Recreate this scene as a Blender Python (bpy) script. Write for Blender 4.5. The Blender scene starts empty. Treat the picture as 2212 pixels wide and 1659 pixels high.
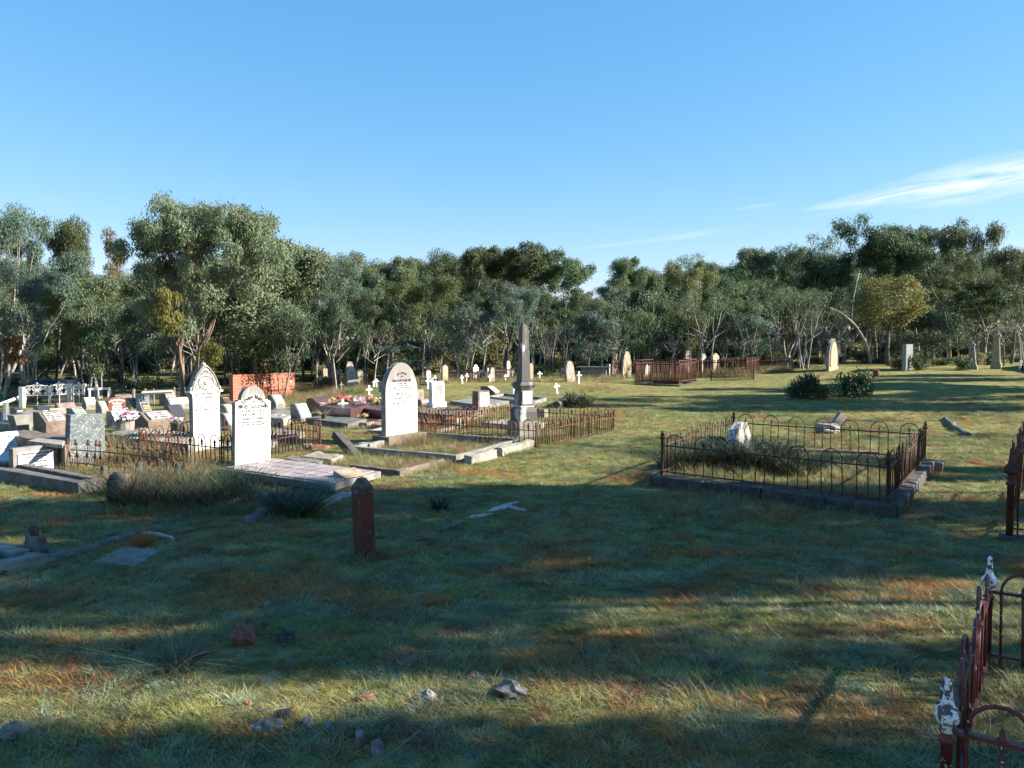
import bpy, math, random
import numpy as np
from mathutils import Vector, Matrix, noise as mnoise

S = bpy.context.scene
COL = S.collection
R = math.radians

# ------------------------------------------------------------------ camera
F = 1750.0; CX = 1106.0; CY = 829.5; CAMH = 2.1
PITCH = math.atan(91.5 / F)
cam_d = bpy.data.cameras.new('camera'); cam = bpy.data.objects.new('camera', cam_d); COL.objects.link(cam)
cam_d.sensor_fit = 'HORIZONTAL'; cam_d.angle = 2 * math.atan(CX / F)
cam_d.clip_start = 0.05; cam_d.clip_end = 4000
cam.location = (0, 0, CAMH); cam.rotation_euler = (math.pi / 2 - PITCH, 0, 0)
S.camera = cam

# ------------------------------------------------------------------ world and sun
SUN_EL = 27.0; SUN_AZ = 92.0     # azimuth clockwise from +Y
w = bpy.data.worlds.new('World'); S.world = w; w.use_nodes = True
nt = w.node_tree; nt.nodes.clear(); L = nt.links
def wn(t, **k):
    n = nt.nodes.new(t)
    for a, b in k.items(): setattr(n, a, b)
    return n
out = wn('ShaderNodeOutputWorld'); bg = wn('ShaderNodeBackground'); L.new(bg.outputs[0], out.inputs[0])
sky = wn('ShaderNodeTexSky', sky_type='NISHITA'); sky.sun_disc = False
sky.sun_elevation = R(SUN_EL); sky.sun_rotation = R(SUN_AZ)
sky.air_density = 1.0; sky.dust_density = 0.0; sky.ozone_density = 2.0; sky.altitude = 500
hsv = wn('ShaderNodeHueSaturation'); hsv.inputs['Saturation'].default_value = 1.20; hsv.inputs['Value'].default_value = 1.08; L.new(sky.outputs[0], hsv.inputs['Color'])
# gentler gradient towards the horizon than the model gives
spc = wn('ShaderNodeSeparateColor'); L.new(hsv.outputs[0], spc.inputs[0]); cbc = wn('ShaderNodeCombineColor')
for i_, (g_, a_) in enumerate(((.90, .84), (.60, 1.40), (.42, 2.28))):
    p_ = wn('ShaderNodeMath', operation='POWER'); L.new(spc.outputs[i_], p_.inputs[0]); p_.inputs[1].default_value = g_
    q_ = wn('ShaderNodeMath', operation='MULTIPLY'); L.new(p_.outputs[0], q_.inputs[0]); q_.inputs[1].default_value = a_; L.new(q_.outputs[0], cbc.inputs[i_])
# thin streaks of cirrus, low on the right
tc = wn('ShaderNodeTexCoord'); sep = wn('ShaderNodeSeparateXYZ'); L.new(tc.outputs['Generated'], sep.inputs[0])
def wm(op, a, b=None, c=None, clamp=False):
    n = wn('ShaderNodeMath', operation=op); n.use_clamp = clamp
    for i, q in enumerate((a, b, c)):
        if q is None: continue
        if isinstance(q, (int, float)): n.inputs[i].default_value = q
        else: L.new(q, n.inputs[i])
    return n.outputs[0]
az = wm('ARCTAN2', sep.outputs[0], sep.outputs[1])          # radians right of +Y
el = wm('ARCSINE', sep.outputs[2])
cmb = wn('ShaderNodeCombineXYZ')
tilt = wm('SUBTRACT', el, wm('MULTIPLY', az, 0.10))
L.new(wm('MULTIPLY', az, 4.0), cmb.inputs[0]); L.new(wm('MULTIPLY', tilt, 42.0), cmb.inputs[1])
cn = wn('ShaderNodeTexNoise'); cn.inputs['Scale'].default_value = 2.6; cn.inputs['Detail'].default_value = 7; cn.inputs['Roughness'].default_value = 0.62
cn.inputs['Distortion'].default_value = 0.5
L.new(cmb.outputs[0], cn.inputs['Vector'])
def streak(az0, az1, az2, t0, wid, gain):
    # a soft band round tilt = t0, widening from az0 to az1, gone again by az2
    ramp = wm('MULTIPLY_ADD', az, 1 / (az1 - az0), -az0 / (az1 - az0), clamp=True)
    end = wm('MULTIPLY_ADD', az, -1 / (az2 - az1), az2 / (az2 - az1), clamp=True)
    wv = wm('MULTIPLY_ADD', ramp, wid, 0.0008)
    dist = wm('ABSOLUTE', wm('SUBTRACT', tilt, t0))
    m = wm('SUBTRACT', 1.0, wm('DIVIDE', dist, wv), clamp=True)
    m = wm('MULTIPLY', m, wm('MULTIPLY', wm('POWER', ramp, 0.5), end))
    n = wm('MULTIPLY', wm('POWER', m, 1.0), wm('MULTIPLY_ADD', cn.outputs[0], 3.4, -1.05, clamp=True))
    return wm('MULTIPLY', n, gain)
m1 = streak(0.335, 0.50, 1.3, 0.1165, 0.026, 0.85)
m2 = streak(0.06, 0.22, 0.29, 0.105, 0.0045, 0.26)
m3 = streak(0.255, 0.30, 0.33, 0.128, 0.0040, 0.22)
m4 = streak(0.33, 0.42, 0.60, 0.108, 0.0035, 0.30)
cl = wm('MAXIMUM', wm('MAXIMUM', m1, m4), wm('MAXIMUM', m2, m3))
cmix = wn('ShaderNodeMix', data_type='RGBA'); L.new(cl, cmix.inputs[0]); L.new(cbc.outputs[0], cmix.inputs[6])
cmix.inputs[7].default_value = (5.3, 5.4, 5.5, 1)
L.new(cmix.outputs[2], bg.inputs['Color'])
bg.inputs['Strength'].default_value = 0.065

sd = bpy.data.lights.new('sun', 'SUN'); sun = bpy.data.objects.new('sun', sd); COL.objects.link(sun)
sd.energy = 5.0; sd.angle = R(0.53); sd.color = (1.0, 0.91, 0.78)
SH = Vector((math.sin(R(SUN_AZ)) * math.cos(R(SUN_EL)), math.cos(R(SUN_AZ)) * math.cos(R(SUN_EL)), math.sin(R(SUN_EL))))
sun.rotation_euler = SH.to_track_quat('Z', 'Y').to_euler(); sun.location = SH * 60
vs = S.view_settings
vs.view_transform = 'Standard'; vs.look = 'None'; vs.exposure = 1.80; vs.gamma = 1.0; vs.use_curve_mapping = False
S.cycles.max_bounces = 6; S.cycles.diffuse_bounces = 3; S.cycles.transparent_max_bounces = 8
# ------------------------------------------------------------------ terrain and pixel-to-ground helpers
def sm(x, a, b):
    t = min(1.0, max(0.0, (x - a) / (b - a))); return t * t * (3 - 2 * t)
INFILL = []
def gh(x, y):
    z = terr(x, y)
    for q, h in INFILL:
        if abs(q[0].x - x) < 6 and abs(q[0].y - y) < 6 and inside(x, y, q): z += h
    return z
def inside(x, y, q):
    s_ = None
    for i in range(4):
        a_, b_ = q[i], q[(i + 1) % 4]; c_ = (b_.x - a_.x) * (y - a_.y) - (b_.y - a_.y) * (x - a_.x)
        if s_ is None: s_ = c_ > 0
        elif (c_ > 0) != s_: return False
    return True
def terr(x, y):
    z = -1.4 * sm(-x, 3, 15) * sm(y, 18, 44) + 0.8 * sm(-x, 4, 16) * sm(y, 47, 66)
    z += 0.62 * sm(x, 6, 22) * sm(y, 24, 50)
    z += 0.035 * mnoise.noise(Vector((x * .35, y * .35, 0))) + 0.012 * mnoise.noise(Vector((x * 1.7, y * 1.7, 3)))
    return z
cp, sp = math.cos(PITCH), math.sin(PITCH)
def ray(u, v):
    a = (u - CX) / F; b = (CY - v) / F
    return Vector((a, cp + b * sp, -sp + b * cp))
def at(u, v, y):
    d = ray(u, v); return Vector((0, 0, CAMH)) + d * (y / d.y)
def G(u, v, h=0.0):
    d = ray(u, v); d = d / d.y; t = 2.0
    while t < 160:
        p = Vector((0, 0, CAMH)) + d * t
        if p.z < terr(p.x, p.y) + h: 
            lo, hi = t - .1, t
            for _ in range(14):
                m = (lo + hi) / 2; p = Vector((0, 0, CAMH)) + d * m
                if p.z < terr(p.x, p.y) + h: hi = m
                else: lo = m
            return Vector((0, 0, CAMH)) + d * hi
        t += .1
    return Vector((0, 0, CAMH)) + d * 160
def PR(p):
    q = Vector(p) - Vector((0, 0, CAMH)); zc = q.y * cp - q.z * sp; yc = q.y * sp + q.z * cp
    return CX + F * q.x / zc, CY - F * yc / zc

# ------------------------------------------------------------------ mesh helpers
class MB:
    def __init__(s): s.v = []; s.f = []; s.mi = []
    def add(s, vs, fs, m=0):
        o = len(s.v); s.v += [tuple(p) for p in vs]
        for f in fs: s.f.append(tuple(i + o for i in f)); s.mi.append(m)
        return s
    def box(s, x0, x1, y0, y1, z0, z1, m=0, jit=0, rnd=random):
        vs = [(x, y, z) for z in (z0, z1) for y in (y0, y1) for x in (x0, x1)]
        if jit: vs = [tuple(c + rnd.uniform(-jit, jit) for c in p) for p in vs]
        return s.add(vs, [(0, 2, 3, 1), (4, 5, 7, 6), (0, 1, 5, 4), (2, 6, 7, 3), (0, 4, 6, 2), (1, 3, 7, 5)], m)
    def hexa(s, lo, hi, m=0):
        # lo, hi: four corners each, counter-clockwise from above
        return s.add(list(lo) + list(hi), [(3, 2, 1, 0), (4, 5, 6, 7), (0, 1, 5, 4), (1, 2, 6, 5), (2, 3, 7, 6), (3, 0, 4, 7)], m)
    def prism(s, prof, x0, x1, m=0, axis='x'):
        # prof in (y, z), counter-clockwise seen from +x
        n = len(prof)
        if axis == 'x': P = lambda a, b, c: (c, a, b)
        else: P = lambda a, b, c: (-a, c, b) if axis == 'y' else (a, b, c)
        vs = [P(a, b, x0) for a, b in prof] + [P(a, b, x1) for a, b in prof]
        fs = [tuple(range(n - 1, -1, -1)), tuple(range(n, 2 * n))] + [(i, (i + 1) % n, n + (i + 1) % n, n + i) for i in range(n)]
        return s.add(vs, fs, m)
    def tube(s, pts, rad, n=6, m=0, cap=True):
        pts = [Vector(p) for p in pts]; k = len(pts)
        if not hasattr(rad, '__len__'): rad = [rad] * k
        ref = None; rings = []
        for i, p in enumerate(pts):
            t = (pts[min(i + 1, k - 1)] - pts[max(i - 1, 0)])
            if t.length < 1e-9: t = Vector((0, 0, 1))
            t.normalize()
            if ref is None:
                ref = Vector((1, 0, 0)) if abs(t.x) < .8 else Vector((0, 1, 0))
            a = (ref - t * ref.dot(t)).normalized(); ref = a; b = t.cross(a)
            rings.append([p + (a * math.cos(2 * math.pi * j / n) + b * math.sin(2 * math.pi * j / n)) * rad[i] for j in range(n)])
        vs = [q for r_ in rings for q in r_]; fs = []
        for i in range(k - 1):
            for j in range(n):
                fs.append((i * n + j, i * n + (j + 1) % n, (i + 1) * n + (j + 1) % n, (i + 1) * n + j))
        if cap: fs.append(tuple(range(n - 1, -1, -1))); fs.append(tuple((k - 1) * n + j for j in range(n)))
        return s.add(vs, fs, m)
    def lathe(s, prof, n=12, m=0, c=(0, 0, 0), sq=False):
        # prof (r, z) bottom to top
        vs = []; fs = []
        for r_, z in prof:
            for j in range(n):
                a = 2 * math.pi * (j + (.5 if sq else 0)) / n
                vs.append((c[0] + r_ * math.cos(a), c[1] + r_ * math.sin(a), c[2] + z))
        k = len(prof)
        for i in range(k - 1):
            for j in range(n): fs.append((i * n + j, i * n + (j + 1) % n, (i + 1) * n + (j + 1) % n, (i + 1) * n + j))
        fs.append(tuple(range(n - 1, -1, -1))); fs.append(tuple((k - 1) * n + j for j in range(n)))
        return s.add(vs, fs, m)
    def rock(s, c, r, seed, m=0, flat=.6, res=2, rough=.25):
        rr = random.Random(seed); off = Vector((rr.uniform(0, 50), rr.uniform(0, 50), 0))
        vs = []; fs = []; nu, nv = 5 * res, 3 * res
        for i in range(nv + 1):
            for j in range(nu):
                th = math.pi * i / nv; ph = 2 * math.pi * j / nu
                d = Vector((math.sin(th) * math.cos(ph), math.sin(th) * math.sin(ph), math.cos(th)))
                k = 1 + rough * 2 * mnoise.noise(d * 1.3 + off) + rough * mnoise.noise(d * 3.1 + off)
                rx, ry, rz = r if hasattr(r, '__len__') else (r, r, r * flat)
                vs.append((c[0] + d.x * rx * k, c[1] + d.y * ry * k, c[2] + d.z * rz * k))
        for i in range(nv):
            for j in range(nu): fs.append((i * nu + j, (i + 1) * nu + j, (i + 1) * nu + (j + 1) % nu, i * nu + (j + 1) % nu))
        return s.add(vs, fs, m)
    def mesh(s, name, mat, smooth=False):
        me = bpy.data.meshes.new(name); me.from_pydata(s.v, [], s.f)
        for m_ in (mat if isinstance(mat, (list, tuple)) else [mat]): me.materials.append(m_)
        if any(s.mi): me.polygons.foreach_set('material_index', s.mi)
        if smooth: me.polygons.foreach_set('use_smooth', [True] * len(me.polygons))
        me.update(); return me
    def build(s, name, mat, parent=None, smooth=False, bevel=0, loc=None, rot=None):
        return obj(name, s.mesh(name, mat, smooth), parent, bevel, loc, rot)
def obj(name, me, parent=None, bevel=0, loc=None, rot=None, scale=None):
    o = bpy.data.objects.new(name, me); COL.objects.link(o)
    if parent is not None: o.parent = parent
    if loc is not None: o.location = loc
    if rot is not None: o.rotation_euler = rot
    if scale is not None: o.scale = scale
    if bevel:
        b = o.modifiers.new('bevel', 'BEVEL'); b.width = bevel; b.segments = 2; b.limit_method = 'ANGLE'; b.angle_limit = R(40)
    return o
def tag(o, label=None, cat=None, group=None, kind=None):
    if label: o['label'] = label
    if cat: o['category'] = cat
    if group: o['group'] = group
    if kind or cat: o['kind'] = kind or 'thing'
    return o
def thing(name, label, cat, loc, rz=0, group=None, rx=0, ry=0):
    o = bpy.data.objects.new(name, None); COL.objects.link(o); o.empty_display_size = .1
    o.location = loc; o.rotation_euler = (rx, ry, rz)
    return tag(o, label, cat, group)

# ------------------------------------------------------------------ materials
def NT(name):
    m = bpy.data.materials.new(name); m.use_nodes = True; t = m.node_tree
    return m, t, t.nodes['Principled BSDF']
def nn(t, typ, **k):
    n = t.nodes.new(typ)
    for a, b in k.items(): setattr(n, a, b)
    return n
def tnoise(t, scale, detail=4, rough=.6, stretch=(1, 1, 1), coord='W', off=0, dist=0):
    if coord == 'W': g = nn(t, 'ShaderNodeNewGeometry').outputs['Position']
    else: g = nn(t, 'ShaderNodeTexCoord').outputs['Object']
    mp = nn(t, 'ShaderNodeMapping'); mp.inputs['Scale'].default_value = stretch; mp.inputs['Location'].default_value = (off, off * .7, off * .3)
    t.links.new(g, mp.inputs[0])
    n = nn(t, 'ShaderNodeTexNoise'); n.inputs['Scale'].default_value = scale; n.inputs['Detail'].default_value = detail
    n.inputs['Roughness'].default_value = rough; n.inputs['Distortion'].default_value = dist
    t.links.new(mp.outputs[0], n.inputs['Vector']); return n.outputs[0]
def ramp(t, fac, lo, hi):
    n = nn(t, 'ShaderNodeMapRange', interpolation_type='SMOOTHSTEP'); t.links.new(fac, n.inputs[0])
    n.inputs[1].default_value = lo; n.inputs[2].default_value = hi; return n.outputs[0]
def mix(t, fac, a, b, bt='MIX'):
    n = nn(t, 'ShaderNodeMix', data_type='RGBA', blend_type=bt)
    if isinstance(fac, (int, float)): n.inputs[0].default_value = fac
    else: t.links.new(fac, n.inputs[0])
    for i, q in ((6, a), (7, b)):
        if isinstance(q, (tuple, list)): n.inputs[i].default_value = (*q[:3], 1)
        else: t.links.new(q, n.inputs[i])
    return n.outputs[2]
def M(name, c1, c2=None, scale=6, lo=.4, hi=.62, c3=None, s3=20, lo3=.55, hi3=.7, rough=.85, bump=.3, bscale=40, stretch=(1, 1, 1), spec=.3, metal=0, coord='W', bdist=.01):
    m, t, b = NT(name)
    c = c1
    if c2: c = mix(t, ramp(t, tnoise(t, scale, stretch=stretch, coord=coord), lo, hi), c1, c2)
    if c3: c = mix(t, ramp(t, tnoise(t, s3, stretch=stretch, off=7, coord=coord), lo3, hi3), c, c3)
    if isinstance(c, tuple): b.inputs['Base Color'].default_value = (*c, 1)
    else: t.links.new(c, b.inputs['Base Color'])
    b.inputs['Roughness'].default_value = rough; b.inputs['Specular IOR Level'].default_value = spec; b.inputs['Metallic'].default_value = metal
    if bump:
        bn = nn(t, 'ShaderNodeBump'); bn.inputs['Strength'].default_value = bump; bn.inputs['Distance'].default_value = bdist
        t.links.new(tnoise(t, bscale, 5, .65, coord=coord), bn.inputs['Height']); t.links.new(bn.outputs[0], b.inputs['Normal'])
    return m

marble = M('white_marble', (.58, .58, .56), (.50, .50, .48), 3, .45, .75, (.5, .5, .49), 14, .62, .8, rough=.55, bump=.15, stretch=(1, 1, .35))
grime_shade = M('grime_and_shade_edge', (.16, .155, .145), (.27, .26, .24), 8, .4, .65, (.08, .078, .07), 25, .55, .7, rough=.9)  # grime plus the shade of the unlit sides, painted into the colour
marble_streak = M('streaky_marble', (.60, .60, .58), (.40, .40, .385), 5, .44, .68, (.22, .215, .20), 16, .62, .74, rough=.6, bump=.2, stretch=(1, 1, .18))
marble_old = M('weathered_marble', (.56, .55, .52), (.38, .37, .35), 5, .45, .62, (.28, .27, .25), 16, .6, .72, rough=.7, bump=.3, stretch=(1, 1, .3))
def stained_marble(name, h, c_top=(.16, .15, .14)):
    # marble with dark lichen streaks running down from its own top edge (object z near h)
    m, t, b = NT(name)
    tcn = nn(t, 'ShaderNodeTexCoord'); s_ = nn(t, 'ShaderNodeSeparateXYZ'); t.links.new(tcn.outputs['Object'], s_.inputs[0])
    g = ramp(t, s_.outputs[2], h * .66, h * .98)
    n = tnoise(t, 9, 5, .65, (1, 1, .16), 'O')
    a = nn(t, 'ShaderNodeMath', operation='MULTIPLY_ADD'); t.links.new(g, a.inputs[0]); a.inputs[1].default_value = .42; t.links.new(n, a.inputs[2])
    f = ramp(t, a.outputs[0], .60, .88)
    base = mix(t, ramp(t, tnoise(t, 4, 4, .6, (1, 1, .4), 'O', 5), .5, .8), (.64, .64, .62), (.53, .53, .51))
    t.links.new(mix(t, f, base, c_top), b.inputs['Base Color']); b.inputs['Roughness'].default_value = .6
    bn = nn(t, 'ShaderNodeBump'); bn.inputs['Strength'].default_value = .15; bn.inputs['Distance'].default_value = .01
    t.links.new(tnoise(t, 30, 5, .65), bn.inputs['Height']); t.links.new(bn.outputs[0], b.inputs['Normal'])
    return m
marble_eng = stained_marble('streaked_marble_tall', 1.50); marble_cath = stained_marble('streaked_marble_gothic', 1.75, (.22, .215, .205)); marble_good = stained_marble('streaked_marble', 1.35)
sandstone = M('sandstone', (.31, .25, .175), (.22, .175, .125), 5, .4, .65, (.16, .13, .11), 18, .58, .7)
sand_grey = M('grey_sandstone', (.24, .22, .19), (.16, .14, .12), 5, .4, .65, (.12, .11, .10), 15, .56, .72)
pinkstone = M('pink_sandstone', (.30, .185, .14), (.24, .16, .125), 5, .4, .65, (.2, .15, .13), 18, .6, .75)
brownstone = M('brown_concrete', (.165, .125, .095), (.10, .078, .06), 5, .4, .62, (.26, .235, .20), 22, .58, .7, bump=.5)
concrete = M('grey_concrete', (.205, .20, .18), (.14, .135, .12), 5, .4, .65, (.13, .125, .11), 25, .6, .75, bump=.4)
concrete_lt = M('pale_concrete', (.28, .26, .22), (.18, .168, .14), 6, .42, .65, (.14, .13, .12), 14, .58, .68, bump=.5)
concrete_dk = M('dark_concrete', (.13, .125, .115), (.07, .068, .062), 5, .4, .65, (.2, .19, .17), 25, .6, .75, bump=.5)
mossy = M('moss_and_shade_stone', (.040, .040, .037), (.07, .07, .06), 8, .4, .65, (.15, .14, .12), 30, .6, .7, bump=.6)
greygran = M('grey_granite', (.21, .22, .235), (.16, .165, .18), 60, .4, .6, rough=.35, bump=0)
darkgran = M('black_granite', (.035, .037, .04), (.06, .06, .065), 80, .45, .6, rough=.15, bump=0, spec=.5)
blackstone = M('dark_polished_slab', (.05, .055, .06), (.03, .033, .036), 50, .4, .6, rough=.25, bump=0, spec=.5)
maroon = M('maroon_granite', (.10, .05, .045), (.06, .03, .028), 50, .4, .6, rough=.25, bump=0, spec=.5)
redgran = M('red_brown_granite', (.15, .055, .035), (.11, .04, .03), 60, .4, .6, rough=.3, bump=0)
pinkgran = M('pink_granite', (.26, .17, .17), (.20, .13, .13), 60, .4, .6, rough=.4, bump=0)
bluegran = M('blue_grey_granite', (.15, .185, .215), (.115, .145, .17), 60, .4, .6, rough=.3, bump=0)
bluetile = M('polished_blue_granite', (.035, .065, .13), (.03, .055, .11), 3, .4, .6, rough=.04, bump=0, spec=.8)
slate = None
def mk_slate():
    m, t, b = NT('slate_with_lichen')
    c = mix(t, ramp(t, tnoise(t, 4), .4, .6), (.10, .122, .13), (.065, .082, .095))
    l1 = ramp(t, tnoise(t, 26, 6, .7, off=3, dist=1.0), .55, .62)
    c = mix(t, l1, c, (.30, .33, .27))
    l2 = ramp(t, tnoise(t, 11, 6, .7, off=12, dist=1.5), .58, .64)
    c = mix(t, l2, c, (.27, .29, .24))
    t.links.new(c, b.inputs['Base Color']); b.inputs['Roughness'].default_value = .9
    return m
slate = mk_slate()
tablet_w = M('white_marble_tablet', (.64, .64, .62), (.50, .50, .48), 12, .5, .75, (.3, .3, .3), 40, .62, .72, rough=.5, bump=.05)
tablet_g = M('grey_weathered_tablet', (.42, .42, .40), (.22, .22, .22), 14, .42, .6, (.2, .2, .2), 50, .6, .7, rough=.7, stretch=(1, 1, .4))
bronze = M('bronze_plate', (.10, .06, .05), (.07, .045, .04), 30, rough=.35, bump=0, metal=.3)
gold = M('gilt_lettering', (.62, .48, .22), rough=.4, bump=0)
ink = M('black_lettering', (.02, .02, .02), rough=.7, bump=0)
ink_g = M('faded_grey_lettering', (.06, .06, .06), rough=.7, bump=0)
whitelet = M('white_lettering', (.8, .78, .76), rough=.6, bump=0)
yellowlet = M('cream_lettering', (.75, .68, .5), rough=.6, bump=0)
rust = M('rusty_iron', (.115, .042, .025), (.045, .026, .020), 14, .4, .6, (.30, .11, .045), 40, .58, .7, rough=.85, bump=.5, bscale=120, bdist=.003)
rust_dk = M('dark_rusted_iron', (.085, .030, .020), (.035, .022, .018), 14, .4, .6, (.20, .075, .035), 40, .6, .72, rough=.65, bump=.5, bscale=120, bdist=.003)
rust_or = M('orange_rusted_iron', (.28, .10, .04), (.14, .05, .03), 14, .4, .6, (.36, .15, .06), 40, .58, .7, rough=.9, bump=.4, bscale=120, bdist=.003)
iron_bk = M('black_iron', (.025, .024, .024), (.06, .04, .03), 14, .5, .7, rough=.6, bump=.3, bscale=100, bdist=.003)
flake = M('flaking_white_paint', (.66, .68, .70), (.10, .07, .06), 30, .50, .56, (.2, .1, .07), 60, .6, .66, rough=.6, bump=.5, bscale=80, bdist=.004)
flaker = M('maroon_paint_with_white_flakes', (.12, .03, .028), (.055, .022, .02), 12, .4, .6, (.55, .55, .55), 24, .64, .67, rough=.45, bump=.4, bscale=80, bdist=.003)
wpaint = M('white_paint', (.66, .66, .64), (.60, .58, .55), 9, .5, .8, rough=.55, bump=.1)
wpaint_o = M('old_white_paint', (.60, .58, .53), (.42, .36, .28), 12, .55, .75, rough=.7, bump=.2)
wood_g = M('grey_weathered_wood', (.15, .145, .135), (.085, .08, .072), 8, .4, .6, (.09, .085, .08), 18, .6, .68, bump=.8, bscale=30, stretch=(1, 1, 1))
wood_p = M('fence_post_wood', (.24, .215, .18), (.14, .125, .11), 12, .4, .6, bump=.5, stretch=(1, 1, .2))
bone = M('bleached_wood', (.40, .37, .33), (.24, .22, .195), 8, .4, .65, bump=.4)
redpaint = M('old_red_paint_on_wood', (.115, .034, .023), (.060, .028, .022), 10, .40, .64, (.26, .20, .16), 55, .64, .70, rough=.85, bump=.6, bscale=60, stretch=(1, 1, .25))
lichenwood = M('lichened_dark_wood', (.06, .055, .05), (.12, .115, .10), 22, .45, .62, bump=.8, bscale=50)
brick_m = None
def mk_brick():
    m, t, b = NT('red_brick')
    tcn = nn(t, 'ShaderNodeTexCoord'); s_ = nn(t, 'ShaderNodeSeparateXYZ'); t.links.new(tcn.outputs['Object'], s_.inputs[0])
    ad = nn(t, 'ShaderNodeMath', operation='ADD'); t.links.new(s_.outputs[0], ad.inputs[0]); t.links.new(s_.outputs[1], ad.inputs[1])
    cb = nn(t, 'ShaderNodeCombineXYZ'); t.links.new(ad.outputs[0], cb.inputs[0]); t.links.new(s_.outputs[2], cb.inputs[1])
    br = nn(t, 'ShaderNodeTexBrick'); t.links.new(cb.outputs[0], br.inputs['Vector'])
    br.inputs['Color1'].default_value = (.33, .085, .04, 1); br.inputs['Color2'].default_value = (.25, .062, .034, 1); br.inputs['Mortar'].default_value = (.42, .30, .24, 1)
    br.inputs['Scale'].default_value = 1; br.inputs['Brick Width'].default_value = .24; br.inputs['Row Height'].default_value = .086; br.inputs['Mortar Size'].default_value = .006
    t.links.new(br.outputs[0], b.inputs['Base Color']); b.inputs['Roughness'].default_value = .9
    return m
brick_m = mk_brick()
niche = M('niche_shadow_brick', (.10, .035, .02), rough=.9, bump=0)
tile_m = M('mauve_paving_tile', (.30, .25, .245), (.24, .195, .19), 3, .4, .65, (.22, .19, .18), 22, .62, .75, rough=.45, bump=.12, bdist=.004)
f_pink = M('pink_petals', (.45, .10, .20), (.50, .26, .34), 60, .4, .6, rough=.7, bump=0)
f_red = M('red_petals', (.33, .03, .045), (.40, .09, .09), 60, .4, .6, rough=.7, bump=0)
f_orange = M('orange_petals', (.42, .20, .10), (.45, .32, .20), 60, .4, .6, rough=.7, bump=0)
f_yellow = M('yellow_petals', (.42, .30, .11), (.45, .36, .20), 60, .4, .6, rough=.7, bump=0)
f_white = M('white_petals', (.80, .78, .80), (.62, .48, .66), 60, .55, .7, rough=.7, bump=0)
f_leaf = M('flower_leaves', (.05, .10, .04), (.03, .07, .03), 40, rough=.7, bump=0)
carpaint = M('dark_blue_car_paint', (.012, .018, .032), rough=.25, bump=0, spec=.5)
glass_d = M('dark_car_glass', (.01, .012, .014), rough=.05, bump=0, spec=.6)
rubber = M('black_rubber', (.02, .02, .02), rough=.9, bump=0)
steel = M('brushed_steel', (.6, .61, .62), rough=.3, bump=0, metal=.9)
brokenmarble = M('broken_blackened_marble', (.42, .42, .40), (.09, .085, .08), 5, .47, .56, (.05, .048, .045), 14, .55, .7, rough=.8, bump=.6, stretch=(1, 1, .6))
redrock = M('red_rock', (.24, .10, .065), (.13, .06, .045), 14, .4, .6, (.35, .2, .14), 30, .6, .75, bump=.8, bscale=25)
greyrock = M('grey_rock', (.21, .20, .18), (.11, .105, .095), 14, .4, .6, (.32, .30, .27), 30, .6, .75, bump=.8, bscale=25)
wire = M('fence_wire', (.22, .22, .21), rough=.6, bump=0, metal=.3)

def patch_colour(t, dry_shift=0.0):
    """green, frosty and rust-coloured patches of the turf, by world position"""
    a = tnoise(t, .42, 5, .62); b_ = tnoise(t, 1.9, 4, .6, off=5); d_ = tnoise(t, .17, 3, .5, off=21); e_ = tnoise(t, 7, 3, .6, off=31)
    c = mix(t, ramp(t, d_, .40, .64), (.225, .250, .062), (.395, .355, .100))
    c = mix(t, ramp(t, a, .53 - dry_shift, .70 - dry_shift), c, (.34, .27, .11))
    c = mix(t, ramp(t, b_, .54 - dry_shift, .63 - dry_shift), c, (.36, .15, .045))
    c = mix(t, ramp(t, e_, .50, .70), c, (.33, .37, .24))
    g_ = tnoise(t, 3.3, 5, .65, off=61)
    c = mix(t, ramp(t, g_, .62, .36), c, mix(t, .55, c, (.035, .050, .018)))
    return c
def mk_ground():
    m, t, b = NT('turf_ground')
    c = patch_colour(t)
    fine = tnoise(t, 30, 6, .75, off=9)
    c = mix(t, ramp(t, fine, .35, .70), mix(t, .6, c, (.03, .028, .018)), c)
    bare = ramp(t, tnoise(t, 1.1, 5, .6, off=44), .66, .76)
    c = mix(t, bare, c, (.24, .15, .095))
    t.links.new(c, b.inputs['Base Color']); b.inputs['Roughness'].default_value = .95; b.inputs['Specular IOR Level'].default_value = .1
    bn = nn(t, 'ShaderNodeBump'); bn.inputs['Strength'].default_value = .9; bn.inputs['Distance'].default_value = .05
    t.links.new(tnoise(t, 22, 6, .7, off=2), bn.inputs['Height']); t.links.new(bn.outputs[0], b.inputs['Normal'])
    return m
turf = mk_ground()
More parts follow.
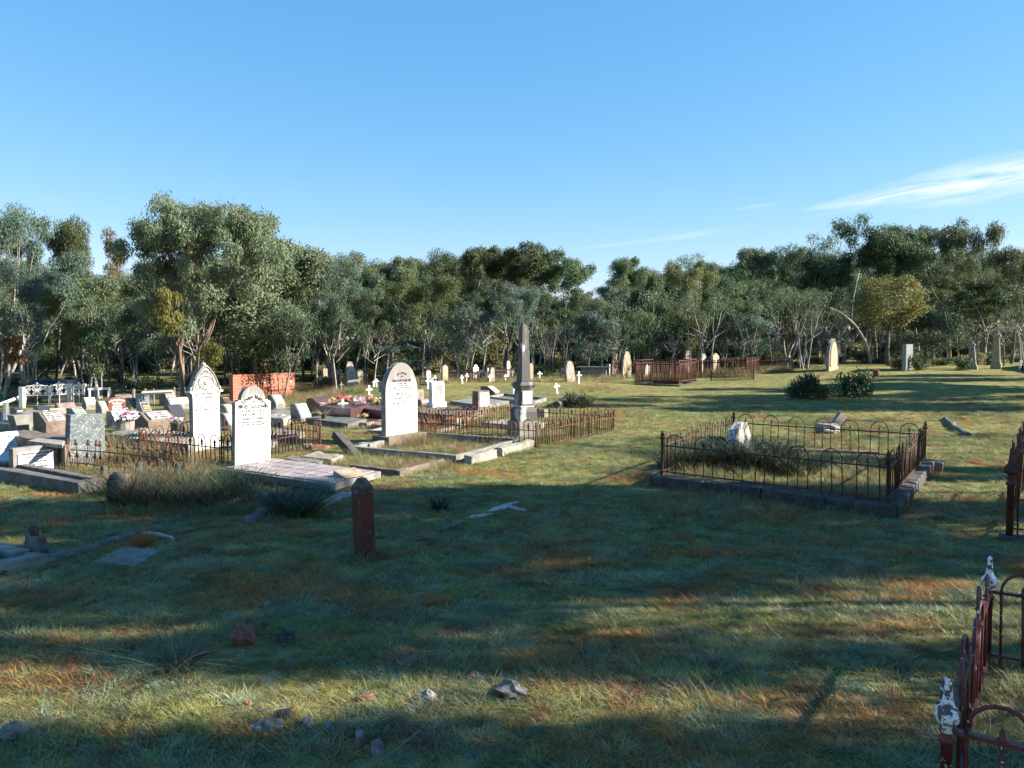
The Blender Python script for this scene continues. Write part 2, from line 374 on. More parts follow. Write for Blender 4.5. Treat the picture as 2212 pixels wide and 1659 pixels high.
def leafmat(name, ca, cb, trans=.35, rough=.6, world_patch=False, frost=None, vscale=.8):
    m, t, b = NT(name)
    oi = nn(t, 'ShaderNodeObjectInfo')
    if world_patch: c = patch_colour(t, .02)
    else: c = mix(t, ramp(t, tnoise(t, vscale, 4, .6), .35, .65), ca, cb)
    hv = nn(t, 'ShaderNodeHueSaturation')
    mr = nn(t, 'ShaderNodeMapRange'); t.links.new(oi.outputs['Random'], mr.inputs[0]); mr.inputs[3].default_value = .72; mr.inputs[4].default_value = 1.3
    mh = nn(t, 'ShaderNodeMapRange'); t.links.new(oi.outputs['Random'], mh.inputs[0]); mh.inputs[3].default_value = .52; mh.inputs[4].default_value = .485
    t.links.new(mr.outputs[0], hv.inputs['Value']); t.links.new(mh.outputs[0], hv.inputs['Hue']); t.links.new(c, hv.inputs['Color'])
    c = hv.outputs[0]
    if frost and name != 'x':
        g = nn(t, 'ShaderNodeAttribute', attribute_name='tip')
        c = mix(t, ramp(t, g.outputs['Fac'], .25, 1.6), c, frost)
    t.links.new(c, b.inputs['Base Color']); b.inputs['Roughness'].default_value = rough; b.inputs['Specular IOR Level'].default_value = .35
    tr = nn(t, 'ShaderNodeBsdfTranslucent'); t.links.new(c, tr.inputs[0])
    mx = nn(t, 'ShaderNodeMixShader'); mx.inputs[0].default_value = trans
    t.links.new(b.outputs[0], mx.inputs[1]); t.links.new(tr.outputs[0], mx.inputs[2])
    t.links.new(mx.outputs[0], t.nodes['Material Output'].inputs[0]); return m
leaf_grey = leafmat('grey_green_gum_leaves', (.092, .130, .070), (.130, .168, .098))
leaf_green = leafmat('green_gum_leaves', (.050, .092, .036), (.088, .130, .056))
leaf_olive = leafmat('olive_gum_leaves', (.080, .105, .036), (.118, .135, .052))
leaf_blue = leafmat('blue_green_gum_leaves', (.068, .118, .085), (.115, .155, .125))
leaf_brown = leafmat('brown_tipped_leaves', (.155, .105, .048), (.115, .115, .055))
leaf_yellow = leafmat('yellow_green_leaves', (.25, .205, .065), (.18, .17, .06))
leaf_mistle = leafmat('mistletoe_leaves', (.075, .082, .014), (.11, .105, .018))
leaf_rusty = leafmat('rusty_leaves', (.18, .075, .03), (.12, .085, .03))
leaf_shrub = leafmat('dark_shrub_leaves', (.035, .065, .028), (.06, .085, .035))
leaf_bushy = leafmat('olive_scrub_leaves', (.16, .15, .07), (.20, .175, .09))
grass_m = leafmat('turf_blades', None, None, .4, .5, True, frost=(.40, .44, .32))
frost_m = leafmat('frosty_blades', (.19, .24, .13), (.27, .31, .18), .35, .45)
rustgrass_m = leafmat('rust_brown_blades', (.42, .17, .045), (.34, .18, .06), .35, .6)
greengrass_m = leafmat('fresh_green_blades', (.17, .20, .05), (.24, .26, .075), .35, .5)
straw_m = leafmat('dry_straw_blades', (.24, .17, .085), (.17, .10, .05), .3)
brownweed_m = leafmat('brown_weed_stalks', (.24, .175, .10), (.17, .16, .07), .3)
flax_m = leafmat('dark_tussock_blades', (.030, .048, .024), (.05, .065, .03), .2, .45)
greenweed_m = leafmat('bright_green_weeds', (.055, .15, .03), (.08, .14, .04), .3)
bark_pale = M('pale_gum_bark', (.32, .295, .265), (.14, .125, .11), 1.6, .42, .6, (.10, .085, .07), 3, .58, .68, stretch=(1, 1, .3), bump=.4, bscale=15, bdist=.03)
bark_dark = M('dark_ironbark', (.085, .070, .058), (.14, .12, .10), 2, .4, .65, (.28, .26, .23), 3, .64, .72, stretch=(1, 1, .3), bump=.8, bscale=10, bdist=.05)
bark_brown = M('reddish_brown_bark', (.17, .105, .075), (.10, .065, .05), 2, .4, .65, (.26, .20, .16), 4, .6, .72, stretch=(1, 1, .3), bump=.6, bscale=10, bdist=.05)
# ------------------------------------------------------------------ fast array meshes, leaves, trees, scatter
def arr_mesh(name, V, Q, mats, tip=None, mi=None):
    """V (n,3) verts, Q (m,k) faces"""
    V = np.asarray(V, dtype=np.float32); Q = np.asarray(Q, dtype=np.int32); k = Q.shape[1]
    me = bpy.data.meshes.new(name); me.vertices.add(len(V)); me.vertices.foreach_set('co', V.ravel())
    me.loops.add(Q.size); me.loops.foreach_set('vertex_index', Q.ravel())
    me.polygons.add(len(Q)); me.polygons.foreach_set('loop_start', np.arange(0, Q.size, k, dtype=np.int32))
    me.polygons.foreach_set('loop_total', np.full(len(Q), k, dtype=np.int32))
    for m_ in mats: me.materials.append(m_)
    if mi is not None: me.polygons.foreach_set('material_index', np.asarray(mi, dtype=np.int32))
    if tip is not None:
        a = me.attributes.new('tip', 'FLOAT', 'POINT'); a.data.foreach_set('value', np.asarray(tip, dtype=np.float32))
    me.update(calc_edges=True); return me
def unit(a): return a / (np.linalg.norm(a, axis=1, keepdims=True) + 1e-9)
def leaf_arrays(rs, cs, rcs, n_each, L=.22, W=.075, flat=.65, hang=.7):
    """leaf quads spread through lumpy clumps"""
    C = np.repeat(np.asarray(cs), n_each, axis=0); RC = np.repeat(np.asarray(rcs), n_each)[:, None]; n = len(C)
    d = unit(rs.normal(size=(n, 3))); d[:, 2] = np.where(rs.random(n) < .35, np.abs(d[:, 2]), d[:, 2])
    rad = RC * (.35 + .65 * np.sqrt(rs.random((n, 1)))) 
    lump = 1 + .25 * np.sin(d[:, :1] * 5 + C[:, :1] * 3) * np.cos(d[:, 1:2] * 4 + C[:, 1:2] * 2)
    rad = np.maximum(rad, RC * .55 * (rs.random((n, 1)) < .75)); p = C + d * rad * lump * np.array([1, 1, flat])
    a = unit(np.array([0, 0, -1.0]) * hang + d * .25 + rs.normal(size=(n, 3)) * .55)
    b = unit(np.cross(a, d + np.array([0, 0, .35]) + rs.normal(size=(n, 3)) * .55))
    ll = L * (.6 + .8 * rs.random((n, 1))); ww = W * (.7 + .6 * rs.random((n, 1)))
    v = np.stack([p, p + a * ll * .45 + b * ww * .5, p + a * ll, p + a * ll * .45 - b * ww * .5], axis=1).reshape(-1, 3)
    q = np.arange(4 * n).reshape(n, 4)
    return v, q
def gen_tree(seed, H, fork=.33, spread=.55, levels=3, n_leaf=9000, rc=.95, bare=0, r0=.17, L=.22, W=.075, multi=1, open_=False, droop=.45, skirt=0, fillp=.6, lf=.82, ball=None, balln=0, maxc=64):
    rnd = random.Random(seed); rs = np.random.RandomState(seed)
    mb = MB(); tips = []
    def grow(p, d, ln, r, lev):
        n = 5; pts = [p]; rad = [r]
        for i in range(n):
            d = (d + Vector((rnd.uniform(-1, 1), rnd.uniform(-1, 1), rnd.uniform(-.2, .6))) * .13).normalized()
            p = p + d * ln / n; r *= .90; pts.append(p); rad.append(r)
        mb.tube(pts, rad, 7 if lev == 0 else 5, cap=False)
        if lev >= levels:
            tips.append((p, lev)); 
            if rnd.random() < .8: tips.append((pts[3] + Vector((rnd.uniform(-.5, .5), rnd.uniform(-.5, .5), .1)), lev))
            return
        if lev >= 1 and rnd.random() < fillp: tips.append((p + Vector((rnd.uniform(-.6, .6), rnd.uniform(-.6, .6), rnd.uniform(-.5, .1))), lev))
        k = 3 if rnd.random() < .5 else 2
        az0 = rnd.uniform(0, 6.28)
        for j in range(k):
            a = az0 + j * 6.283 / k + rnd.uniform(-.5, .5); sp_ = spread * rnd.uniform(.6, 1.25)
            nd = (d + Vector((math.cos(a), math.sin(a), rnd.uniform(-.1, .2))) * sp_).normalized()
            grow(p, nd, ln * rnd.uniform(.62, .84), r * rnd.uniform(.62, .8), lev + 1)
        if lev >= 1 and skirt and rnd.random() < skirt:
            a = rnd.uniform(0, 6.28); q = pts[2]; e = q + Vector((math.cos(a) * .9, math.sin(a) * .9, -.1)) * H * .09
            mb.tube([q, (q + e) / 2 + Vector((0, 0, .15)), e], [r * .5, r * .3, .01], 4, cap=False); tips.append((e, 9))
    for s_ in range(multi):
        a = rnd.uniform(0, 6.28); t = 0 if multi == 1 else .22
        grow(Vector((math.cos(a) * .12 * (multi > 1), math.sin(a) * .12 * (multi > 1), -.3)), Vector((math.cos(a) * t, math.sin(a) * t, 1)).normalized(), H * fork * rnd.uniform(.85, 1.1), r0 * rnd.uniform(.75, 1.05), 0)
    for b_ in range(bare):      # dead bare limbs
        a = rnd.uniform(0, 6.28); z = H * rnd.uniform(.18, .45); p = Vector((0, 0, z)); d = Vector((math.cos(a), math.sin(a), rnd.uniform(.3, 1.1))).normalized()
        pts = [p]
        for i in range(4): d = (d + Vector((rnd.uniform(-1, 1), rnd.uniform(-1, 1), rnd.uniform(-1, 1))) * .25).normalized(); p = p + d * H * .06; pts.append(p)
        mb.tube(pts, [.05, .04, .03, .02, .008], 4, cap=False)
    V = np.array(mb.v); mz = max(p.z for p, l in tips) + rc * .5; k = H / mz
    V = V * k
    if ball:    # extra leafy clumps filling a rounded crown: (centre height, half width, half height) as fractions of H
        if balln < 0: tips = []
        for _ in range(abs(balln)):
            q = Vector((rnd.gauss(0, 1), rnd.gauss(0, 1), rnd.gauss(0, 1))).normalized() * rnd.uniform(.45, 1) ** .5
            tips.append((Vector((q.x * ball[1] * H, q.y * ball[1] * H, ball[0] * H + q.z * ball[2] * H)) / k, 5))
    cs = np.array([tuple(p * k) for p, l in tips]); rcs = np.array([rc * rs.uniform(.65, 1.2) for _ in tips])
    if len(cs) > maxc:
        ix = rs.permutation(len(cs))[:maxc]; cs = cs[ix]; rcs = rcs[ix]
    ne = max(20, int(n_leaf / len(cs)))
    lv, lq = leaf_arrays(rs, cs, rcs, ne, L, W, lf, droop)
    mb.v = [tuple(q) for q in V]
    half = np.percentile(np.abs(lv[:, 0]), 98)
    return mb, lv, lq, H, half
class Tree:
    def __init__(s, bark, leaf, *a, **k):
        mb, lv, lq, s.H, s.half = gen_tree(*a, **k)
        s.top = float(np.percentile(lv[:, 2], 99.7))
        s.tm = mb.mesh('trunk', bark, True); s.cm = arr_mesh('crown', lv, lq, [leaf]); s.lv = lv; s.lq = lq; s.cms = {}
    def crown(s, leaf):
        if leaf.name not in s.cms:
            me = s.cm.copy(); me.materials.clear(); me.materials.append(leaf); s.cms[leaf.name] = me
        return s.cms[leaf.name]
def fit_tree(T, u0, u1, vtop, d, label, rz, name='gum_tree', leaf=None):
    def off(a): q = T.lv[:, 0] * math.cos(a) - T.lv[:, 1] * math.sin(a); return abs(float(np.percentile(q, 1.5) + np.percentile(q, 98.5)))
    rz = min([rz + i * .25 for i in range(-3, 4)] , key=off)
    x = ((u0 + u1) / 2 - CX) / F * d; z = terr(x, d); h = at((u0 + u1) / 2, vtop, d).z - z
    rx_ = T.lv[:, 0] * math.cos(rz) - T.lv[:, 1] * math.sin(rz); lo, hi = np.percentile(rx_, 1.5), np.percentile(rx_, 98.5)
    wid = (u1 - u0) * d / F; sx = wid / (hi - lo); x -= float(lo + hi) / 2 * sx
    t = thing(name, label, 'tree', (x, d, z - .05), rz); t.scale = (sx, sx, h / T.top); obj('trunk', T.tm, t); obj('crown', T.cm, t); return t
def place_tree(T, loc, h, label, cat='tree', name='gum_tree', group=None, leaf=None, bark=None, rz=0, wid=None, lean=0, mn=.6):
    sz = h / T.top; sx = sz if wid is None else wid / 2 / T.half
    sx = min(max(sx, sz * mn), sz * 1.9)
    t = thing(name, label, cat, (loc[0], loc[1], loc[2] - .05), rz, group); t.scale = (sx, sx, sz)
    if lean: t.rotation_euler = (0, lean, rz)
    tm = T.tm
    if bark:
        key = 'bark_' + bark.name
        if key not in T.cms:
            me = T.tm.copy(); me.materials.clear(); me.materials.append(bark); T.cms[key] = me
        tm = T.cms[key]
    obj('trunk', tm, t); obj('crown', T.crown(leaf) if leaf else T.cm, t); return t

# clumps of blades
def blades(rs, n, rad, h, w, bend=.5, mat=None, name='blades', seg=2, spreadang=.55, seed_heads=False):
    a = rs.uniform(0, 6.283, n); r = rad * np.sqrt(rs.random(n)); base = np.stack([r * np.cos(a), r * np.sin(a), np.full(n, -.01)], 1)
    hh = h * rs.uniform(.45, 1.1, n); a2 = a + rs.normal(size=n) * .9; sp_ = spreadang * (r / rad) * .8 + np.abs(rs.normal(size=n)) * spreadang * .45
    dirh = np.stack([np.cos(a2), np.sin(a2), np.zeros(n)], 1); side = np.stack([-np.sin(a2 + rs.normal(size=n)), np.cos(a2), np.zeros(n)], 1); side = unit(side)
    V = []; T = []
    for k in range(seg + 1):
        f = k / seg; off = dirh * (hh * (sp_ * f + bend * f * f))[:, None]; z = hh * f * (1 - .35 * bend * f)
        p = base + off; p[:, 2] += z; ww = w * (1 - f) ** .6
        if k < seg: V += [p - side * ww / 2, p + side * ww / 2]; T += [f, f]
        else: V += [p]; T += [1]
    nv = 2 * seg + 1; A = np.stack(V, 1).reshape(-1, 3); tip = np.tile(np.array(T), n)
    quads = []; 
    o = (np.arange(n) * nv)[:, None]
    tri = []
    for k in range(seg - 1): 
        tri.append(o + np.array([[2 * k, 2 * k + 1, 2 * k + 3]])); tri.append(o + np.array([[2 * k, 2 * k + 3, 2 * k + 2]]))
    k = seg - 1; tri.append(o + np.array([[2 * k, 2 * k + 1, 2 * k + 2]]))
    Q = np.concatenate(tri, 0)
    return A, Q, tip
def clump(name, rs, n, rad, h, w, mat, **k):
    A, Q, tip = blades(rs, n, rad, h, w, **k); return arr_mesh(name, A, Q, [mat], tip)
_gn = {}
def scatter(name, pts, meshes, label=None, cat=None, parent=None, align=False):
    """one object: variants of a clump instanced on points (x, y, z, scale, rot, tiltx, tilty, variant)"""
    P = np.asarray(pts, dtype=np.float32)
    me = bpy.data.meshes.new(name); me.vertices.add(len(P)); me.vertices.foreach_set('co', P[:, :3].ravel())
    a = me.attributes.new('scl', 'FLOAT', 'POINT'); a.data.foreach_set('value', P[:, 3])
    a = me.attributes.new('rot', 'FLOAT_VECTOR', 'POINT'); a.data.foreach_set('vector', np.stack([P[:, 5], P[:, 6], P[:, 4]], 1).ravel())
    a = me.attributes.new('var', 'INT', 'POINT'); a.data.foreach_set('value', P[:, 7].astype(np.int32))
    o = obj(name, me, parent)
    c = bpy.data.collections.new(name + '_sources')
    for i, m_ in enumerate(meshes):
        so = bpy.data.objects.new('%s_clump_%02d' % (name, i), m_); c.objects.link(so)
    g = bpy.data.node_groups.new(name, 'GeometryNodeTree')
    g.interface.new_socket('Geometry', in_out='INPUT', socket_type='NodeSocketGeometry'); g.interface.new_socket('Geometry', in_out='OUTPUT', socket_type='NodeSocketGeometry')
    gi = g.nodes.new('NodeGroupInput'); go = g.nodes.new('NodeGroupOutput'); ip = g.nodes.new('GeometryNodeInstanceOnPoints')
    ci = g.nodes.new('GeometryNodeCollectionInfo'); ci.inputs['Collection'].default_value = c; ci.inputs['Separate Children'].default_value = True; ci.inputs['Reset Children'].default_value = True
    def na(nm, ty):
        n = g.nodes.new('GeometryNodeInputNamedAttribute'); n.data_type = ty; n.inputs['Name'].default_value = nm; return n.outputs['Attribute']
    l = g.links
    l.new(gi.outputs[0], ip.inputs['Points']); l.new(ci.outputs[0], ip.inputs['Instance']); ip.inputs['Pick Instance'].default_value = True
    l.new(na('var', 'INT'), ip.inputs['Instance Index'])
    e2r = g.nodes.new('FunctionNodeEulerToRotation'); l.new(na('rot', 'FLOAT_VECTOR'), e2r.inputs[0]); l.new(e2r.outputs[0], ip.inputs['Rotation'])
    l.new(na('scl', 'FLOAT'), ip.inputs['Scale']); l.new(ip.outputs[0], go.inputs[0])
    md = o.modifiers.new('scatter', 'NODES'); md.node_group = g
    tag(o, label, cat, kind='stuff'); return o

# lettering: one mesh of flat letters standing on a face that looks along +x
_gl = {}
def glyph_obj():
    cu = bpy.data.curves.new('lettering', 'FONT'); cu.resolution_u = 2; cu.offset = .038; return bpy.data.objects.new('lettering', cu)
_go = glyph_obj()
def text_verts(s, ):
    if s not in _gl:
        _go.data.body = s; me = bpy.data.meshes.new_from_object(_go)
        v = [tuple(q.co) for q in me.vertices]; f = [tuple(p.vertices) for p in me.polygons]; bpy.data.meshes.remove(me); _gl[s] = (v, f)
    return _gl[s]
def inscription(parent, lines, x, mat, w=None, M4=None):
    """lines: (text, cap height, y centre, z, arc radius or 0); w: maximum width"""
    mb = MB()
    for body, hgt, yc, zc, arc in lines:
        v, f = text_verts(body)
        if not v: continue
        xs = [q[0] for q in v]; x0, x1 = min(xs), max(xs); k = hgt / .70; kw = k
        if w and (x1 - x0) * k > w: kw = w / (x1 - x0)
        out = []
        for q in v:
            yy = (q[0] - (x0 + x1) / 2) * kw; zz = q[1] * k
            if arc:
                th = yy / arc; out.append((x, yc + math.sin(th) * (arc + zz), zc - arc + math.cos(th) * (arc + zz)))
            else: out.append((x, yc + yy, zc + zz))
        mb.add(out, f)
    me = mb.mesh('inscription', mat)
    if M4 is not None: me.transform(M4)
    return obj('inscription', me, parent)
# ------------------------------------------------------------------ builders for the graves
_ct = bpy.data.textures.new('lumps', 'CLOUDS'); _ct.noise_scale = .22; _ct.noise_depth = 4
def roughen(o, s_=.03, lv=3):
    """worn, uneven stone surface"""
    a = o.modifiers.new('divide', 'SUBSURF'); a.subdivision_type = 'SIMPLE'; a.levels = lv; a.render_levels = lv
    d = o.modifiers.new('wear', 'DISPLACE'); d.texture = _ct; d.strength = s_; d.mid_level = .5; d.texture_coords = 'GLOBAL'; return o
def arcp(cy, cz, ry, rz, a0, a1, n):
    return [(cy + ry * math.cos(R(a0 + (a1 - a0) * i / n)), cz + rz * math.sin(R(a0 + (a1 - a0) * i / n))) for i in range(n + 1)]
def profile(kind, W, H):
    h = W / 2
    if kind == 'rect': return [(-h, 0), (h, 0), (h, H), (-h, H)]
    if kind == 'taper': return [(-h, 0), (h, 0), (h * .9, H), (-h * .9, H)]
    if kind == 'round': return [(-h, 0), (h, 0)] + arcp(0, H - h, h, h, 0, 180, 14)
    if kind == 'ellip': return [(-h, 0), (h, 0)] + arcp(0, H - h * 1.25, h, h * 1.25, 0, 180, 16)
    if kind == 'segment': return [(-h, 0), (h, 0)] + arcp(0, H - h * .45, h, h * .45, 0, 180, 12)
    if kind == 'gothic':
        z0 = H - W * .95; pts = [(-h, 0), (h, 0)]
        for i in range(9): t = i / 8; a = t * math.pi / 2.9; pts.append((h - W * 1.05 * (1 - math.cos(a)) if i < 8 else 0, z0 + (H - z0) * math.sin(t * math.pi / 2) ** .92))
        r = [(-y, z) for y, z in pts[2:-1]][::-1]; return pts + r
    if kind == 'shoulder':
        s_ = H * .80; k = h * .68; return [(-h, 0), (h, 0), (h, s_), (h * .86, s_ + H * .012), (h * .80, s_ + H * .03)] + arcp(0, H - k, k, k, 0, 180, 16)[0:] + [(-h * .80, s_ + H * .03), (-h * .86, s_ + H * .012), (-h, s_)]
    if kind == 'peak': return [(-h, 0), (h, 0), (h, H * .86), (0, H), (-h, H * .86)]
    if kind == 'catherine':
        a = [(.88, 0), (.88, .60), (.92, .64), (1.0, .68), (1.0, .725), (.90, .74), (.84, .77), (.78, .805), (.72, .82), (.70, .84), (.58, .885), (.42, .93), (.25, .968), (.10, .992)]
        return [(-h * .88, 0)] + [(h * y, H * z) for y, z in a] + [(0, H)] + [(-h * y, H * z) for y, z in a[::-1][:-1]]
    if kind == 'ogee': return [(-h * .85, 0), (h * .85, 0), (h * .85, H * .66), (h, H * .68), (h, H * .74), (h * .72, H * .78)] + arcp(0, H * .80, h * .72, H * .17, 10, 85, 6) + [(0, H)] + [(-y, z) for y, z in arcp(0, H * .80, h * .72, H * .17, 10, 85, 6)][::-1] + [(-h * .72, H * .78), (-h, H * .74), (-h, H * .68), (-h * .85, H * .66)]
    if kind == 'rough': rr = random.Random(int(W * 977)); return [(-h, 0), (h, 0), (h * .95, H * .6), (h * .6, H * .93), (h * .1, H), (-h * .5, H * .9), (-h * .9, H * .5)]
YAW = R(-34)
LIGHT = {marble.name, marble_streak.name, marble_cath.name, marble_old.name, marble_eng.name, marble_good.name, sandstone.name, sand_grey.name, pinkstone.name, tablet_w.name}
def solve(u0, u1, vt, vb, yaw, t, top_at=None):
    """ground point, width and height so that a slab facing yaw fills the pixel box"""
    g = G((u0 + u1) / 2, vb); H = (vb - vt) * g.y / F / (cp * cp) * .985
    ex = Vector((math.cos(yaw), math.sin(yaw), 0)); ey = Vector((-math.sin(yaw), math.cos(yaw), 0))
    c = g.copy(); c.z = terr(c.x, c.y); W = .5
    for _ in range(8):
        us = [PR(c + ex * a * t / 2 + ey * b * W / 2)[0] for a in (-1, 1) for b in (-1, 1)]
        cw = max(us) - min(us); c = c + Vector((((u0 + u1) / 2 - (max(us) + min(us)) / 2) * c.y / F, 0, 0)); c.z = terr(c.x, c.y)
        us2 = [PR(c + ex * a * t / 2 + ey * b * (W + .1) / 2)[0] for a in (-1, 1) for b in (-1, 1)]
        slope = ((max(us2) - min(us2)) - cw) / .1
        W = max(.08, W + ((u1 - u0) - cw) / max(slope, 5))
    return c, W, H
def headstone(box, mat, label, kind='round', yaw=None, t=.11, base=None, lean=0, lines=None, lmat=None, border=None, name='headstone', group=None, sink=.12, cat='headstone', leany=0, tablet=None, plinth_mat=None, hscale=1):
    u0, u1, vt, vb = box; yaw = YAW if yaw is None else yaw
    c, W, H = solve(u0, u1, vt, vb, yaw, t); H *= hscale
    th = thing(name, label, cat, c, yaw, group, rx=lean, ry=leany)
    z0 = 0
    if base:
        bh, bw, bt = base; MB().box(-bt / 2, bt / 2, -W / 2 - bw, W / 2 + bw, -sink, bh).build('base', plinth_mat or concrete, th, bevel=.01); z0 = bh
    pr = profile(kind, W, H - z0)
    me = MB().prism([(a, b + z0 - (sink if z0 == 0 and b == 0 else 0)) for a, b in pr], -t / 2, t / 2)
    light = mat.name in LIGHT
    if light: me.mi = [0 if i == 1 else 1 for i in range(len(me.f))]     # back and edges coloured darker to stand for shade, with some grime
    me = me.build('stone', [mat, grime_shade] if light else mat, th, bevel=.004 if light else .008)
    if border:      # raised moulding following the outline of the face
        inn = [(a * .84, z0 + (b * .93 + (H - z0) * .03)) for a, b in pr if b > 0]
        inn = [(inn[0][0], z0 + (H - z0) * .12)] + inn + [(inn[-1][0], z0 + (H - z0) * .12)]
        MB().tube([(t / 2 + .001, a, b) for a, b in inn], W * .022, 5).build('moulding', border, th)
    if tablet:
        tm, tw, tz0, tz1 = tablet
        MB().prism([(-W * tw / 2, H * tz0), (W * tw / 2, H * tz0), (W * tw / 2, H * tz1 - .03), (W * tw / 2 - .03, H * tz1), (-W * tw / 2 + .03, H * tz1), (-W * tw / 2, H * tz1 - .03)], t / 2 - .01, t / 2 + .015).build('tablet', tm, th)
    if lines:
        inscription(th, [(s_, hh * H, y * W, z * H, arc * W) for s_, hh, y, z, arc in lines], t / 2 + (.019 if tablet else .003), lmat or ink_g, w=W * .84)
    return th, W, H
def wiggle(n, rnd): return ''.join(rnd.choice('aeimnoturs lh') for _ in range(n))
def desk(box, mat, plate, label, lettering=None, lmat=None, yaw=None, depth=.42, fronth=.45, plate_in=.1, group=None, slab=None, name='desk_headstone', base=.06, thick=.02, seed=0):
    """low wedge headstone with a sloping plate; leans back away from the viewer"""
    u0, u1, vt, vb = box; yaw = YAW if yaw is None else yaw
    c, W, H = solve(u0, u1, vt, vb, yaw, depth); W = max(W, .25)
    # the front foot is nearer than the centre
    th = thing(name, label, 'headstone', c, yaw, group)
    d = depth; fh = H * fronth
    pr = [(-d / 2, -.1), (d / 2, -.1), (d / 2, fh), (-d * .05, H), (-d / 2, H)]   # (x, z)
    n = len(pr); vs = [(a, -W / 2, b) for a, b in pr] + [(a, W / 2, b) for a, b in pr]
    fs = [tuple(range(n)), tuple(range(2 * n - 1, n - 1, -1))] + [((i + 1) % n, i, n + i, n + (i + 1) % n) for i in range(n)]
    MB().add(vs, fs).build('body', mat, th, bevel=.012)
    if base: MB().box(-d / 2 - .06, d / 2 + .09, -W / 2 - .06, W / 2 + .06, -.1, base).build('footing', mat, th, bevel=.01)
    if plate:
        a = Vector((d / 2, 0, fh)); b = Vector((-d * .05, 0, H)); sl = (b - a); nrm = Vector((-sl.z, 0, sl.x)); nrm = -nrm if nrm.x < 0 else nrm; nrm.normalize()
        ys = W / 2 * (1 - plate_in * 2); s0, s1 = plate_in, 1 - plate_in
        lo = [a + sl * s0 + Vector((0, y, 0)) for y in (-ys, ys)]; hi = [a + sl * s1 + Vector((0, y, 0)) for y in (ys, -ys)]
        q = [p - nrm * .005 for p in (*lo, *hi)]; q2 = [p + nrm * thick for p in (*lo, *hi)]
        MB().hexa(q, q2).build('plate', plate, th)
        if lettering:
            # local frame of the plate: y to the right, up along the slope
            ln = sl.length * (s1 - s0); up = sl.normalized()
            M4 = Matrix(((nrm.x, 0, up.x, 0), (0, 1, 0, 0), (nrm.z, 0, up.z, 0), (0, 0, 0, 1)))
            org = a + sl * s0 + nrm * (thick + .003)
            M4 = Matrix.Translation(org) @ M4
            k = len(lettering); lines = [(s_, ln * .55 / k, 0, ln * (1 - (i + .85) / (k + .3)), 0) for i, s_ in enumerate(lettering)]
            inscription(th, lines, 0, lmat or ink_g, w=2 * ys * .88, M4=M4)
    return th, W, H
def zt(p): return Vector((p[0], p[1], terr(p[0], p[1])))
def slab_quad(pix, h, mat, label, name='grave_slab', cat='grave slab', thick=None, group=None, bevel=.01, base_h=None, worn=0):
    """stone slab whose four top corners fall on the given pixels, top h above the ground under its first corner"""
    g = [G(u, v, h) for u, v in pix]; z = sum(p.z for p in g) / 4
    c = sum(g, Vector()) / 4; c.z = z - h
    th = thing(name, label, cat, c, 0, group)
    hi = [Vector((p.x - c.x, p.y - c.y, p.z - c.z)) for p in g]
    ar = (hi[1] - hi[0]).cross(hi[2] - hi[0]).z
    if ar < 0: hi = hi[::-1]
    tk = thick or (h + .15); lo = [Vector((p.x, p.y, p.z - tk)) for p in hi]
    so = MB().hexa(lo, hi).build('slab', mat, th, bevel=bevel)
    if worn: roughen(so, worn)
    return th, hi
def kerb(pix, h, wd, mat, label, name='grave_kerb', fill=None, group=None, close=True, hs=None, cat='grave kerb', fill_h=.6, worn=0):
    """kerb of stone bars round a plot, top outline through the pixels; each length is its own part"""
    g = [G(u, v, h) for u, v in pix]; c = sum(g, Vector()) / len(g); c.z = terr(c.x, c.y)
    th = thing(name, label, cat, c, 0, group)
    n = len(g); rng = range(n if close else n - 1); ctr = sum(g, Vector()) / n
    for i in rng:
        a, b = g[i].copy(), g[(i + 1) % n].copy(); a.z = terr(a.x, a.y) + h; b.z = terr(b.x, b.y) + h
        d = (b - a); d.z = 0; ln = d.length; d.normalize(); nr = Vector((-d.y, d.x, 0))
        if nr.dot(ctr - a) < 0: nr = -nr
        a2 = a + d * (wd + .004 if (i % 2) else 0); b2 = b - d * (wd + .004 if (i % 2) else 0)
        q = [a2, b2, b2 + nr * wd, a2 + nr * wd]
        if (q[1] - q[0]).cross(q[2] - q[0]).z < 0: q = q[::-1]
        hi = [p - c for p in q]; lo = [Vector((p.x, p.y, p.z - h - .15)) for p in hi]
        ko = MB().hexa(lo, hi).build('kerbstone', mat, th, bevel=.012)
        if worn: roughen(ko, worn)
    if fill:
        ins = [p + (ctr - p) * .04 for p in g]; ins = [Vector((p.x - c.x, p.y - c.y, terr(p.x, p.y) + h * fill_h - c.z)) for p in ins]
        MB().add(ins, [tuple(range(n)) if (ins[1] - ins[0]).cross(ins[2] - ins[0]).z > 0 else tuple(range(n - 1, -1, -1))]).build('infill', fill, th)
    return th, c
def cross(box, label, yaw=None, lean=0, mat=None, group='white wooden crosses on the graves'):
    u0, u1, vt, vb = box; g = G((u0 + u1) / 2, vb); H = (vb - vt) * g.y / F; W = max((u1 - u0), 6) * g.y / F / .93
    yaw = YAW + R(20) if yaw is None else yaw
    # faces mostly toward the viewer
    yw = R(-62) if yaw is None else yaw
    yw = R(-65)
    th = thing('grave_cross', label, 'cross', zt(g), yw, group, rx=lean)
    wv = max(.075, H * .10)
    MB().box(-.02, .02, -wv / 2, wv / 2, -.1, H).build('upright', mat or wpaint, th)
    MB().box(.0205, .05, -W / 2, W / 2, H * .62, H * .62 + wv).build('crossbar', mat or wpaint, th)
    return th
